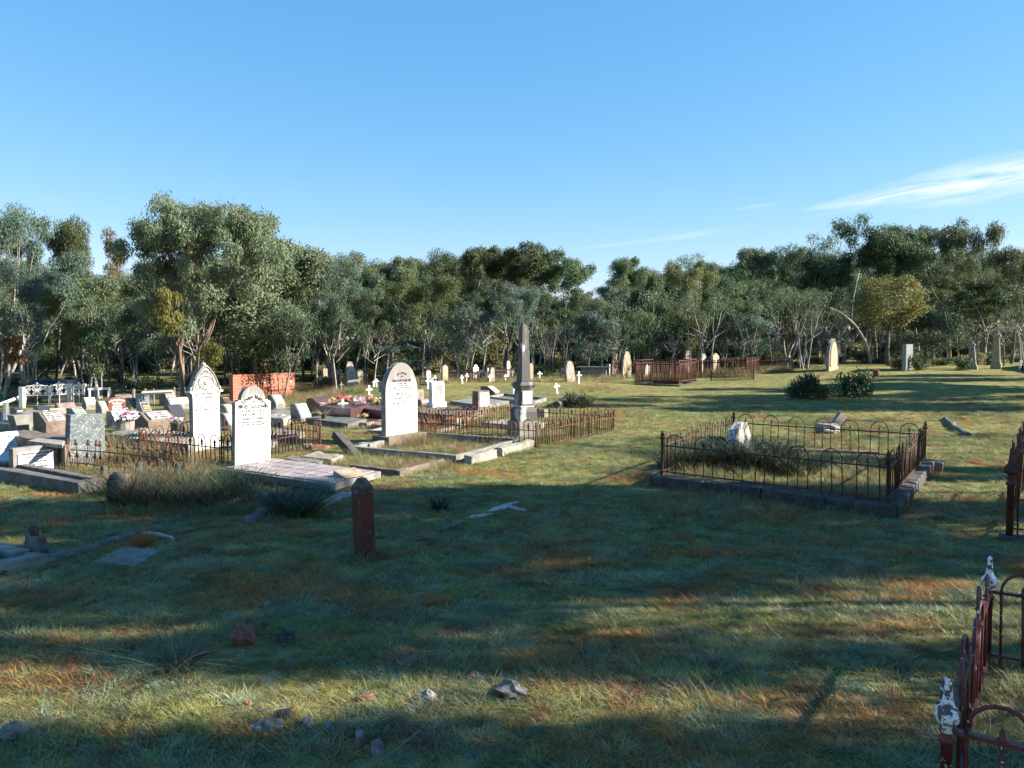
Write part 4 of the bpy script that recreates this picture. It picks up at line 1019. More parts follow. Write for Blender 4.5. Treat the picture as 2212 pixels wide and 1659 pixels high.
MB().box(-2 * s, 42.5 * s, -.052, .054, 35 * s, 40.2 * s).build('top_rail', wpaint, th); MB().box(4.1 * s, 37.9 * s, -.03, .03, 4 * s, 6 * s).build('bottom_rail', wpaint, th)
# wire fence behind the graves
th = thing('wire_fence', 'grey post and wire fence behind the graves at the left', 'fence', zt(G(236, 862)), 0)
fp = []
for u, vt, vb, w_ in ((236, 831, 860, 4), (287, 831, 862, 7), (312, 832, 858, 6), (331, 829, 862, 3), (375, 825, 858, 5), (398, 830, 857, 3)):
    y_ = GD + 1.5 + (u - 236) * .012; x_ = (u - CX) / F * y_; g = Vector((x_, y_, terr(x_, y_))); H = 34 * y_ / F; w2 = w_ * g.y / F / 2; q = g - th.location; fp.append((q, H))
    MB().tube([q + Vector((0, 0, -.3)), q + Vector((random.uniform(-.04, .04), 0, H))], w2, 7).build('post', wood_p, th)
for f in (.2, .45, .68, .9):
    MB().tube([q + Vector((0, 0, H * f)) for q, H in fp], .006, 3).build('wire', wire, th)
w_ = MB()
for i in range(len(fp) - 1):
    for j in range(14):
        t_ = j / 14; p = fp[i][0].lerp(fp[i + 1][0], t_); w_.tube([p + Vector((0, 0, .05)), p + Vector((0, 0, fp[i][1] * .68))], .003, 3, cap=False)
w_.build('netting', wire, th)
a = at(307, 849, GD + 1); b = at(373, 846, GD + 1); o = MB().tube([a, b], .10, 4).build('white_beam', wpaint_o); tag(o, 'white horizontal beam fixed across the wire fence posts', 'beam')
# dark car beyond the gates
cy_ = 47.0; cx_ = (122 - CX) / F * cy_
th = thing('parked_car', 'dark blue car parked beyond the white ornamental gates', 'car', (cx_, cy_, terr(cx_, cy_)), R(12))
pr = [(-2.2, .30), (2.2, .30), (2.25, .62), (2.1, .82), (1.35, .92), (.65, 1.30), (-1.0, 1.34), (-1.75, .98), (-2.2, .9)]
n = len(pr); vs = [(a_ * .5, -.85 * (1 if b_ < .95 else .82), b_) for a_, b_ in pr]
def carside(y, k): return [(a_, y * (1 if b_ < .95 else .80), b_) for a_, b_ in pr]
MB().add(carside(-.86, 0) + carside(.86, 0), [tuple(range(n)), tuple(range(2 * n - 1, n - 1, -1))] + [((i + 1) % n, i, n + i, n + (i + 1) % n) for i in range(n)]).build('body', carpaint, th, bevel=.05)
for sx in (-1.35, 1.35):
    for sy in (-.78, .78):
        MB().prism([(sx + .32 * math.cos(i * .52), .32 + .32 * math.sin(i * .52)) for i in range(12)], -.1 + sy, .1 + sy, axis='y').build('wheel', rubber, th)
MB().add([(1.30, -.66, .96), (1.30, .66, .96), (.70, .60, 1.27), (.70, -.60, 1.27)], [(0, 1, 2, 3)]).build('windscreen', glass_d, th)
for sy in (-1, 1): MB().add([(1.0, sy * .80, .97), (-1.4, sy * .80, .97), (-.95, sy * .71, 1.28), (.62, sy * .71, 1.25)], [(0, 1, 2, 3)]).build('side_window', glass_d, th)

# red brick niche wall
g = zt(G(504, 866)); print('wall at', tuple(g)); wy = R(56); H = 56 * g.y / F; Lw = 3.9 * g.y / 40
th = thing('brick_wall', 'low red brick memorial wall with rows of square niches', 'wall', g, wy)
T_ = .36
MB().box(.0, Lw, .045, T_, -.2, H * .93).build('core', brick_m, th)
zr = [H * .28, H * .40, H * .60, H * .72]; nw, nh = .135, .10; xs = [Lw * (.12 + .80 * i / 11) for i in range(12)]
f_ = MB(); zc = [-.2] + [q for z in zr for q in (z, z + nh)] + [H * .93]
for i in range(len(zc) - 1):
    if i % 2 == 0: f_.box(0, Lw, 0, .042, zc[i], zc[i + 1])
    else:
        xe = [0] + [q for x in xs for q in (x, x + nw)] + [Lw]
        for j in range(0, len(xe) - 1, 2): f_.box(xe[j], xe[j + 1], 0, .042, zc[i], zc[i + 1])
f_.build('pierced_face', brick_m, th)
for r_i, z in enumerate(zr):
    for j, x in enumerate(xs):
        if (r_i, j) in ((3, 5), (2, 5), (2, 8), (2, 11)): MB().box(x + .004, x + nw - .004, .004, .04, z + .004, z + nh - .004).build('plaque', tablet_w if j == 8 else yellowlet, th)
        else: MB().box(x - .002, x + nw + .002, .0435, .0448, z - .002, z + nh + .002).build('niche', niche, th)
nb = int(Lw / .085)
bm_ = MB().box(.003, .082, -.02, T_ + .02, H * .93 + .003, H).mesh('brick', brick_m)
for i in range(nb): obj('brick', bm_, th, loc=(i * Lw / nb, 0, 0))

# ================================================================== crowded graves at the left
Lsub = [wiggle(12, random.Random(i)) for i in range(40)]
# grave with three family names, front left
kerb([(-60, 1004), (168, 1043), (222, 1031), (40, 998)], .17, .14, concrete_dk, 'low grey concrete kerb of the grave with the white-panelled headstone at the left edge', fill=brownstone, fill_h=.75)
headstone((20, 126, 962, 1021), concrete, 'wide grey headstone with a white panel naming three people, nearest at the left edge', 'rect', t=.14, tablet=(tablet_w, .80, .10, .84),
    lines=[('Cherished memories of', .085, 0, .72, 0), ('A. B. LONGMORE', .07, 0, .60, 0), ('B. 6-1887 D. 11-1961', .05, 0, .51, 0), ('T. A. LONGMORE', .07, 0, .41, 0), ('B. 4-1890 D. 28-1-61', .05, 0, .32, 0), ('A. M. LONGMORE', .07, 0, .22, 0)], lmat=ink_g)
headstone((-2, 62, 936, 996), tablet_w, 'white marble tablet leaning back behind the wide grey headstone', 'rect', t=.07, leany=-R(38), hscale=1.25, lines=[('IN LOVING MEMORY', .05, 0, .8, 0), ('OF', .04, 0, .70, 0)] + [(Lsub[i], .045, 0, .6 - i * .09, 0) for i in range(4)])
headstone((137, 229, 892, 1003), slate, 'dark slate headstone covered in pale lichen spots, square topped', 'taper', t=.16, lean=R(-2))
slab_quad([(16, 938), (140, 962), (168, 944), (50, 928)], .42, brownstone, 'brown broken-edged plinth under the brown sloping headstone at the left', thick=.5, worn=.08)
slab_quad([(60, 952), (135, 961), (140, 951), (80, 946)], .47, concrete_lt, 'pale worn patch of slab on the brown broken plinth', thick=.06)
def on(base_h, fn, *a, **k):
    th, W, H = fn(*a, **k); th.location.z += 0; return th
desk((72, 150, 888, 944), brownstone, tablet_g, 'large brown sloping headstone with a grey weathered plate on the brown plinth', Lsub[:4], depth=.55, fronth=.62, plate_in=.12)
g = zt(G(47, 940)); th = tag(MB().prism([(-.17, -.05), (.17, -.05), (.17, .06), (.13, .06), (.23, .46), (-.23, .46), (-.13, .06), (-.17, .06)], -.16, .16).build('stone_urn', concrete, None, bevel=.01), 'square stone flower urn widening upward, left of the brown sloping headstone', 'urn'); th.location = g; th.rotation_euler.z = YAW
slab_quad([(-60, 903), (38, 916), (78, 897), (-10, 887)], .22, bluetile, 'polished dark slab reflecting blue sky at the left edge')
kerb([(-62, 905), (38, 919), (82, 899), (-12, 887)], .20, .10, concrete, 'grey kerb round the polished blue-reflecting slab', name='grave_kerb')
p = G(14, 906); th = thing('metal_vase', 'shiny cylindrical metal vase on the polished blue slab', 'vase', zt(p), 0); MB().lathe([(.07, .2), (.072, .48)], 12).build('body', steel, th, smooth=False); MB().lathe([(.078, .47), (.078, .49)], 12).build('rim', steel, th)
headstone((-8, 22, 905, 924), concrete, 'small grey block at the front corner of the polished blue slab', 'rect', t=.2, name='stone_block', cat='stone block')
flowers(G(52, 912), 9, .14, [f_pink, f_white], 'pink and white flowers lying left of the brown sloping headstone', seed=5, size=.06)
desk((22, 50, 880, 893), blackstone, None, 'low black granite slab headstone left of the white ornamental gates', depth=.6, fronth=.5)
desk((72, 113, 878, 892), blackstone, None, 'low black granite sloping slab in front of the wide white gates', depth=.6, fronth=.4)
slab_quad([(45, 893), (85, 899), (100, 889), (62, 883)], .10, concrete, 'plain grey slab between the two black granite slabs')
desk((118, 166, 870, 888), concrete, pinkgran, 'low headstone with a pink granite plate in front of the narrow gate', Lsub[4:8], fronth=.3, plate_in=.04)
headstone((104, 152, 881, 894), concrete_lt, 'long low cream stone bar in front of the pink plate', 'rect', t=.12, name='kerb_bar', cat='kerb stone')
desk((143, 190, 881, 900), concrete, tablet_g, 'grey weathered low sloping headstone behind the slate headstone', Lsub[8:11], depth=.6, fronth=.25, plate_in=.05)
desk((177, 210, 858, 884), concrete, tablet_w, 'grey headstone with a bright white plate below the white timber frame', ['In Loving Memory', 'of', 'Mum & Dad'], fronth=.4, plate_in=.06)
desk((208, 233, 866, 896), concrete_lt, tablet_w, 'pale headstone shaped like an open book with two small plates', None, fronth=.45, plate_in=.18)
headstone((231, 273, 857, 894), redgran, 'red-brown granite headstone with bold white lettering', 'segment', t=.09, lines=[('In Loving Memory', .10, 0, .80, 1.0), ('OF', .05, 0, .74, 0)] + [(Lsub[12 + i].upper(), .06, 0, .62 - i * .11, 0) for i in range(6)], lmat=whitelet)
lump_of('boulder', (236, 286, 853, 868), sand_grey, 'rough domed boulder behind the red-brown granite headstone', 'boulder', 7)
desk((270, 299, 859, 882), concrete, pinkgran, 'pink plate headstone right of the red-brown granite headstone', Lsub[16:20], fronth=.3, plate_in=.03)
headstone((293, 323, 854, 882), bluegran, 'plain blue-grey granite headstone behind the bronze plaque', 'rect', t=.08)
desk((295, 329, 868, 895), greygran, bronze, 'light grey granite headstone with a dark bronze plaque and gold letters', ['*'] + Lsub[20:23], lmat=gold, fronth=.3, plate_in=.14)
desk((344, 383, 849, 875), concrete, pinkgran, 'pink granite plate headstone at the back left of the tall gothic headstone', Lsub[1:4], fronth=.25, plate_in=.05)
desk((357, 412, 858, 884), concrete, tablet_g, 'wide grey headstone with a worn plate just left of the tall gothic headstone', Lsub[3:7], fronth=.4, plate_in=.06)
desk((354, 402, 874, 905), darkgran, None, 'dark granite headstone with bold cream lettering left of the tall gothic headstone', None, fronth=.25)
desk((357, 400, 873, 903), darkgran, darkgran, '', [Lsub[5], 'IN MEMORY', Lsub[6], 'AND', Lsub[7]], lmat=yellowlet, fronth=.25, plate_in=.02) if False else None
desk((230, 286, 887, 924), concrete_lt, tablet_w, 'white marble sloping tablet behind the bowl of mauve flowers', Lsub[8:13], fronth=.15, plate_in=.04)
slab_quad([(236, 937), (300, 946), (330, 931), (262, 925)], .16, concrete, 'grey grave slab under the bowl of mauve flowers')
def bowl(p, r, h, mat, label):
    th = thing('stone_bowl', label, 'flower bowl', zt(p)); MB().lathe([(r * .6, 0), (r * .95, h * .45), (r, h), (r * .82, h), (r * .7, h * .8)], 12).build('bowl', mat, th); return th
p = G(270, 931, .14); bowl(p, .20, .36, sand_grey, 'rough stone bowl holding white and mauve flowers'); flowers(Vector((p.x, p.y, terr(p.x, p.y) + .36)), 13, .26, [f_white, f_white, f_pink], 'white and mauve flowers in the rough stone bowl', seed=3, size=.085, flat=.9)
slab_quad([(262, 944), (407, 962), (432, 936), (300, 924)], .26, concrete, 'long ribbed grave slab left of the tall gothic headstone', thick=.4)
th = bpy.data.objects[-1] if False else [o_ for o_ in COL.objects if o_.get('label') == 'long ribbed grave slab left of the tall gothic headstone'][0]
gq = [G(u, v, .26) - th.location for u, v in [(272, 946), (405, 962), (430, 938), (306, 926)]]
for i in range(20):
    t0, t1 = (i + .15) / 20, (i + .62) / 20
    q = [gq[0].lerp(gq[1], t0), gq[0].lerp(gq[1], t1), gq[3].lerp(gq[2], t1), gq[3].lerp(gq[2], t0)]
    MB().hexa([p_ - Vector((0, 0, .01)) for p_ in q], [p_ + Vector((0, 0, .018)) for p_ in q]).build('rib', concrete_lt, th)
desk((288, 383, 888, 933), brownstone, tablet_g, 'massive mottled brown stone block with a tilted grey tablet on top', Lsub[12:15], depth=.6, fronth=.58, plate_in=.14, thick=.04)
p = G(394, 921, .2); bowl(p, .26, .30, brownstone, 'rough brown stone bowl left of the tall gothic headstone'); flowers(Vector((p.x - .1, p.y, terr(p.x, p.y) + .3)), 5, .16, [f_white, f_pink], 'few pale flowers in the rough brown bowl', seed=8, size=.06)
# between the two tall white headstones and right of them
desk((478, 501, 858, 886), concrete, bronze, 'grey headstone with a small gilt emblem right of the tall gothic headstone', None, fronth=.3)
desk((480, 505, 873, 903), concrete_lt, tablet_g, 'pale framed photo headstone between the two tall white headstones', None, fronth=.2)
desk((481, 506, 892, 928), concrete, tablet_w, 'grey headstone with a white plate half hidden by the leaning white headstone', None, fronth=.2)
slab_quad([(480, 962), (560, 972), (600, 952), (520, 944)], .10, concrete, 'grey slab behind the leaning white headstone')
desk((578, 617, 852, 884), concrete, tablet_w, 'grey headstone with a tilted white plate in front of the brick wall', Lsub[22:25], fronth=.38, plate_in=.1)
slab_quad([(578, 891), (628, 900), (650, 889), (600, 882)], .12, concrete, 'grey slab in front of the tilted white plate by the brick wall')
slab_quad([(570, 899), (612, 906), (628, 897), (588, 891)], .20, concrete_lt, 'white marble slab with a red flower behind the rusty hoops')
flowers(G(585, 893, .2), 3, .06, [f_red], 'single red flower on the white marble slab', seed=12, size=.05)
flowers(G(605, 914), 9, .16, [f_pink, f_white], 'tall bunch of pink flowers right of the leaning white headstone', seed=13, size=.08, flat=1.6)
slab_quad([(578, 938), (622, 944), (660, 932), (600, 926)], .12, concrete, 'low grey slab behind the rusty hoop fence')
desk((627, 674, 871, 908), concrete, tablet_w, 'grey headstone with a large white plate at the head of the smooth grey slab', Lsub[25:30], fronth=.22, plate_in=.07)
slab_quad([(660, 903), (751, 915), (792, 905), (700, 896)], .13, concrete_dk, 'smooth dark grey grave slab with a pot of dried flowers')
p = G(700, 905, .13); th = thing('flower_pot', 'small dark pot of dried flowers on the smooth grey slab', 'flower pot', zt(p)); MB().lathe([(.06, .12), (.085, .26), (.07, .26)], 10).build('pot', mossy, th); A_, Q_, t_ = blades(np.random.RandomState(4), 40, .06, .28, .02, spreadang=.8); obj('stems', arr_mesh('stems', A_ + np.array([0, 0, .2]), Q_, [straw_m]), th)
# maroon grave
c, W, H = solve(664, 722, 858, 889, YAW, .5)
th = thing('headstone', 'low maroon granite headstone with a scrolled top', 'headstone', c, YAW)
MB().add([(a_, y_, b_) for y_ in (-W / 2, W / 2) for a_, b_ in [(-.3, -.1), (.3, -.1), (.3, H * .55), (.16, H * .68), (.0, H * .95), (-.18, H), (-.3, H * .9)]], [tuple(range(7)), tuple(range(13, 6, -1))] + [((i + 1) % 7, i, 7 + i, 7 + (i + 1) % 7) for i in range(7)]).build('body', maroon, th, bevel=.02)
MB().add([(.305, -W * .38, H * .56), (.305, W * .38, H * .56), (.17, W * .38, H * .70), (.17, -W * .38, H * .70)], [(0, 1, 2, 3)]).build('plate', pinkgran, th)
slab_quad([(688, 877), (757, 884), (800, 874), (728, 868)], .34, maroon, 'raised maroon granite grave box heaped with flowers', thick=.5)
headstone((699, 706, 866, 875), tablet_w, 'tiny white name card on the maroon granite grave', 'rect', t=.03, name='name_card', cat='name card')
for u, v, h, r, ms, lab, sd_ in ((718, 873, .34, .16, [f_orange], 'orange flowers on the maroon granite grave', 21), (742, 868, .36, .20, [f_red], 'bright red flowers at the back of the maroon granite grave', 22),
        (758, 868, .34, .20, [f_yellow, f_orange], 'yellow and orange flowers right of the bright red ones', 23), (776, 874, .36, .22, [f_pink, f_white], 'tall heap of pink flowers right of the white cross', 24),
        (774, 888, .16, .2, [f_pink], 'pink flowers trailing down the maroon grave box', 25), (741, 898, .05, .14, [f_red, f_pink], 'red flowers at the foot of the near white cross', 26),
        (758, 895, .05, .18, [f_pink], 'bright pink bunch just right of the foot of the near white cross', 27), (786, 906, .05, .14, [f_yellow], 'yellow flowers left of the tall arched headstone', 28),
        (800, 869, .30, .22, [f_yellow, f_orange], 'yellow petals heaped on the dark slab left of the tall arched headstone', 29), (822, 872, .30, .22, [f_yellow], 'yellow flowers touching the left side of the tall arched headstone', 30), (792, 868, .3, .12, [f_pink, f_red], 'small pink and red flowers among the yellow heap', 31)):
    flowers(G(u, v, h), 12, r, ms, lab, seed=sd_, size=.075, flat=.9)
slab_quad([(776, 880), (830, 888), (856, 878), (800, 871)], .28, maroon, 'dark granite slab under the heap of yellow petals', thick=.4)
headstone((772, 809, 878, 896), sand_grey, 'grey-brown low block with a white card beside the pink flowers', 'rect', t=.3, name='stone_block', cat='stone block')
kerb([(672, 899), (792, 914), (850, 902), (735, 890)], .09, .10, concrete_lt, 'low white kerb round the grave of the near white cross', fill=mossy, fill_h=.5)
slab_quad([(805, 916), (835, 920), (845, 912), (818, 908)], .1, sandstone, 'slab with yellow stones inside the tiny picket fence')
th = thing('picket_fence', 'tiny orange rusty picket fence running behind the tall arched headstone', 'fence', zt(G(793, 926)))
pa, pb = zt(G(793, 926)), zt(G(925, 931)); spear_run(th, pa, pb, .26, 34, rust_or, rails=(.1, .75), r=.007, heads=False); spear_run(th, pb, zt(G(1005, 912)), .26, 22, rust_or, rails=(.1, .75), r=.007, heads=False)
kerb([(792, 930), (925, 935), (1005, 915), (880, 908)], .07, .09, concrete_lt, 'pale narrow kerb under the tiny picket fence')

# ================================================================== tall headstones
th, W, H = headstone((406, 480, 784, 971), marble_cath, 'tallest white marble headstone with a carved gothic pointed top', 'catherine', t=.13, base=(.06, .05, .3), plinth_mat=marble_old,
    lines=[('In Loving Memory', .026, 0, .655, .9), ('OF', .012, 0, .645, 0), ('CATHERINE', .022, 0, .605, 0), ('THE BELOVED WIFE OF', .010, 0, .585, 0), ('W. H. NORTHEY', .018, 0, .558, 0), ('WHO DIED MAY 23RD 1917', .010, 0, .538, 0), ('AGED 73 YEARS', .014, 0, .515, 0), ('ALSO', .010, 0, .495, 0),
           ('WILLIAM HENRY NORTHEY', .020, 0, .465, 0), ('WHO DIED JUNE 29TH 1919', .010, 0, .445, 0), ('AGED 73 YEARS', .014, 0, .422, 0), ('THEY MEET IN HEAVEN AND REST ABOVE', .009, 0, .402, 0), ('WHERE PARTING ARE NO MORE', .009, 0, .386, 0), ('AND TRUE LOVE LIVES ETERNAL', .009, 0, .370, 0)])
x_ = .068
def ringp(cz, ry, rz, n=20, cy=0, a0=0, a1=360): return [(x_, cy + ry * W * math.cos(R(a0 + (a1 - a0) * i / n)), cz * H + rz * H * math.sin(R(a0 + (a1 - a0) * i / n))) for i in range(n + 1)]
cv = [MB().tube(ringp(.79, .24, .075), .014, 5), MB().tube(ringp(.79, .17, .052), .010, 5), MB().lathe([(.0, 0), (.06, .01), (.05, .03), (.0, .045)], 10), MB().tube([(x_, s_ * y_ * W * .5, z_ * H) for s_, y_, z_ in [(-1, .93, .70), (-1, .84, .745), (-1, .72, .80), (-1, .62, .845), (-1, .50, .888), (-1, .34, .93), (-1, .16, .966), (1, 0, .982), (1, .16, .966), (1, .34, .93), (1, .50, .888), (1, .62, .845), (1, .72, .80), (1, .84, .745), (1, .93, .70)]], .018, 6),
      MB().tube([(x_, -.38 * W, .70 * H), (x_, -.29 * W, .79 * H), (x_, -.20 * W, .87 * H), (x_, 0, .935 * H), (x_, .20 * W, .87 * H), (x_, .29 * W, .79 * H), (x_, .38 * W, .70 * H)], .009, 5), MB().tube(ringp(.655, .42, .045, 12, 0, 0, 180), .008, 4)]
for i, m_ in enumerate(cv):
    o = m_.build('carving', sand_grey if i != 2 else marble_old, th, smooth=True)
    if i == 2: o.rotation_euler = (0, math.pi / 2, 0); o.location = (x_ - .005, 0, .79 * H)
for s_ in (-1, 1):
    m_ = MB()
    rr = random.Random(5)
    for i in range(16): m_.rock((x_, s_ * W * rr.uniform(.20, .40), H * rr.uniform(.70, .78)), rr.uniform(.012, .022), i, res=1)
    for i in range(8): m_.rock((x_, s_ * W * rr.uniform(.02, .16), H * rr.uniform(.885, .93)), rr.uniform(.010, .018), i, res=1)
    m_.build('carved_leaves', sand_grey, th)
    MB().box(-.07, .085, s_ * W * .47 - .05, s_ * W * .47 + .05, H * .675, H * .70).build('moulding', marble, th)
MB().rock((0, 0, H), (.03, .035, .035), 3).build('finial', marble_old, th)

th, W, H = headstone((500, 584, 830, 1004), marble_good, 'white marble headstone with dark-stained round top, standing on the tiled slab', 'shoulder', yaw=R(-38), t=.10, lean=R(-1.5),
    lines=[('In Loving Memory', .055, 0, .835, .36), ('- OF -', .028, 0, .79, 0), ('DAVID  GOODWIN', .046, 0, .715, 0), ('ACCIDENTALLY KILLED', .024, 0, .675, 0), ('JULY 23RD 1913', .032, 0, .625, 0), ('AGED 33 YEARS.', .030, 0, .575, 0), ('HE LIVES WITH US IN MEMORY STILL', .020, 0, .535, 0), ('AND WILL FOR EVERMORE.', .020, 0, .505, 0)], lmat=ink)
def tiled():
    pix = [(471, 1012), (715, 1047), (823, 1018), (592, 990)]; h = .13
    th, hi = slab_quad(pix, h, concrete, 'long grave slab paved with mauve tiles in front of the round-topped white headstone', thick=.10)
    c0 = th.location; g = [G(u, v, h) - c0 for u, v in pix]
    def P(s_, t_): return g[0].lerp(g[1], s_).lerp(g[3].lerp(g[2], s_), t_)
    rr = random.Random(2); na, nb_ = 9, 4
    for i in range(na):
        for j in range(nb_):
            s0, s1, t0, t1 = .03 + .94 * (i + .04) / na, .03 + .94 * (i + .96) / na, .05 + .9 * (j + .045) / nb_, .05 + .9 * (j + .955) / nb_
            q = [P(s0, t0), P(s1, t0), P(s1, t1), P(s0, t1)]; z_ = .012 + rr.uniform(0, .005)
            MB().hexa([p + Vector((0, 0, -.01)) for p in q], [p + Vector((rr.uniform(-.003, .003), 0, z_)) for p in q]).build('tile', tile_m, th)
    # wedge plaque near the foot
    p = G(755, 1030, h); t2 = thing('stone_wedge', 'small brown wedge-shaped stone lying near the foot of the tiled slab', 'stone', (p.x, p.y, p.z + .01), R(-38))
    MB().add([(-.12, -.2, 0), (.14, -.2, 0), (.14, .2, 0), (-.12, .2, 0), (-.12, -.2, .10), (.14, -.2, .015), (.14, .2, .015), (-.12, .2, .10)], [(3, 2, 1, 0), (4, 5, 6, 7), (0, 1, 5, 4), (1, 2, 6, 5), (2, 3, 7, 6), (3, 0, 4, 7)]).build('stone', sandstone, t2, bevel=.006)
tiled()
headstone((824, 902, 780, 958), marble_eng, 'tall white marble headstone with a full arched top on a brown block base', 'ellip', t=.13, base=(.20, .10, .46), plinth_mat=brownstone,
    lines=[('IN LOVING', .024, 0, .86, .3), ('- OF -', .020, 0, .82, 0), ('WILLIAM ENGLISH', .030, 0, .765, 0), ('OF HULL ENG.', .018, 0, .735, 0), ('WHO DEPARTED THIS LIFE', .014, 0, .71, 0), ('MAY 31ST 1903 AGED 62', .020, 0, .68, 0), ('A LIGHT HAS FROM OUR HOUSEHOLD GONE', .013, 0, .655, 0), ('MATILDA,', .032, 0, .605, 0), ('DAUGHTER OF THE ABOVE AND BELOVED WIFE OF', .014, 0, .58, 0), ('WILLIAM HODGSON', .022, 0, .55, 0), ('WHO DIED AUGUST', .014, 0, .525, 0), ('30TH 1908 AT THE AGE OF 42', .018, 0, .495, 0), ('HEAVEN IS OUR HOME', .012, 0, .47, 0), ('GONE BUT NOT FORGOTTEN', .012, 0, .45, 0)], lmat=ink)
# kerbs round it
kerb([(906, 932), (1128, 947), (985, 984), (757, 964)], .13, .10, concrete, 'thin grey stone kerb round the plot of the tall arched headstone', close=True, worn=.04)
kerb([(1137, 951), (1068, 967), (990, 986)], .15, .17, concrete_lt, 'thick pale rounded kerbstones at the right end of the arched headstone plot', close=False, worn=.09)
kerb([(960, 992), (864, 1017), (742, 1003)], .10, .12, brownstone, 'broken brown kerb in front of the arched headstone plot', close=False, worn=.08)
slab_quad([(650, 985), (716, 992), (742, 983), (690, 975)], .10, concrete_lt, 'tilted broken slab of pale concrete between the white headstones', worn=.07)
slab_quad([(612, 990), (690, 1001), (700, 994), (630, 984)], .07, concrete, 'cracked grey slab fragment right of the tiled slab', worn=.06)
def block(px, sz, mat, label, rot=(0, 0, 0), name='stone_block', cat='stone block', h=0, jit=.01):
    p = G(*px); o = MB().box(-sz[0] / 2, sz[0] / 2, -sz[1] / 2, sz[1] / 2, -sz[2] * .3, sz[2], jit=jit).build(name, mat, None, bevel=.008); o.location = (p.x, p.y, terr(p.x, p.y) + h); o.rotation_euler = rot; return tag(o, label, cat)
block((686, 972), (.28, .16, .10), redrock, 'broken orange brick lying behind the tiled slab', (0, 0, .4), 'loose_brick', 'brick')
block((700, 970), (.18, .14, .07), redrock, 'smaller orange brick piece right of the other', (0, .2, 1.0), 'loose_brick', 'brick')
block((664, 968), (.18, .14, .08), concrete_lt, 'pale stone chip left of the orange bricks', (0, 0, .2), 'loose_stone', 'stone')
block((763, 982), (.16, .16, .62), mossy, 'fallen mossy square post leaning left of the arched headstone', (R(-58), 0, R(48)), 'fallen_post', 'post', h=.02)
block((792, 972), (.32, .20, .14), concrete_lt, 'pale broken stone left of the brown block base', (0, 0, -.5), 'loose_stone', 'stone')
block((880, 950), (.3, .3, .22), brownstone, 'dark broken stone in the weeds right of the brown block base', (0, .5, .3), 'loose_stone', 'stone')
# ================================================================== obelisk and graves around it
g = zt(G(1131, 942)); s = g.y / F
def stained_stone():
    m, t, b = NT('blackened_marble')
    n = ramp(t, tnoise(t, 7, 5, .65, (1, 1, .22), 'O', 2), .50, .74); c = mix(t, n, (.055, .053, .050), (.25, .25, .245))
    c = mix(t, ramp(t, tnoise(t, 2.2, 3, .5, (1, 1, .5), 'O', 9), .59, .62), c, (.30, .31, .31))
    t.links.new(c, b.inputs['Base Color']); b.inputs['Roughness'].default_value = .7; return m
obm = stained_stone()
th = thing('obelisk', 'tall dark-stained marble obelisk on a stepped square pedestal', 'obelisk', g, R(-60))
k = math.sqrt(2) / 2
def sq(name, prof, mat, bev=.006): return MB().lathe([(w_ * k, z) for w_, z in prof], 4, sq=True).build(name, mat, th, bevel=bev)
sq('step', [(.66, -.1), (.66, .04)], concrete)
sq('base_block', [(.54, .042), (.54, .35)], sand_grey)
sq('plinth', [(.44, .352), (.44, .56), (.40, .62), (.36, .66)], obm)
sq('moulding', [(.35, .662), (.35, .69)], marble_old)
sq('pedestal', [(.32, .692), (.30, 1.05)], obm)
sq('cornice', [(.30, 1.052), (.36, 1.11), (.41, 1.14), (.41, 1.17), (.33, 1.21), (.28, 1.23)], obm)
sq('shaft', [(.235, 1.232), (.15, 2.44), (.0, 2.54)], obm)
MB().box(.161, .170, -.125, .125, .73, 1.02).build('panel', marble_old, th)
# hoop fences: around the gothic headstone, around the obelisk
def rect(a, b, c): a, b, c = zt(a), zt(b), zt(c); return [a, b, c, zt(a + c - b)]
Lc, P2, P3, P4 = rect(G(303, 986), G(479, 1008), G(692, 966))
th = thing('hoop_fence', 'rusty hoop-topped iron fence round the tall gothic headstone', 'fence', Lc)
for a_, b_, n_ in ((Lc, P2, 7), (P2, P3, 9), (P3, P4, 7), (P4, Lc, 9)): fence_run(th, a_, b_, .52, n_, rust, frac=.64, r=.0095, rails=(.05, .60), railw=.010)
for p in (Lc, P2, P3, P4): put_post(th, p, .54, rust, .016)
C1 = zt(G(1158, 966)); C2 = zt(G(1326, 930)); t_ = 2.95; e = Vector((math.cos(YAW), math.sin(YAW), 0)); C4 = zt(C1 - e * t_); C3 = zt(C4 + C2 - C1)
th = thing('hoop_fence', 'rusty hoop-topped iron fence round the obelisk', 'fence', C1)
for a_, b_, n_ in ((C1, C4, 9), (C1, C2, 12), (C2, C3, 9), (C3, C4, 12)): fence_run(th, a_, b_, .54, n_, rust, frac=.64, r=.0095, rails=(.05, .60), railw=.010)
for p in (C1, C2, C3, C4, C1.lerp(C2, .41), C1.lerp(C2, .45), C1.lerp(C2, .64)): put_post(th, zt(p), .50, rust, .016)
C5 = zt(C3.lerp(C4, .45)); C6 = zt(C5 - e * 2.2); C7 = zt(C4 - e * 1.6)
th = thing('hoop_fence', 'second rusty hoop fence sharing the back corner of the obelisk fence', 'fence', C5)
for a_, b_, n_ in ((C5, C6, 7),): fence_run(th, a_, b_, .50, n_, rust, frac=.64, r=.0095, rails=(.05, .60), railw=.010)
put_post(th, C6, .5, rust, .016)
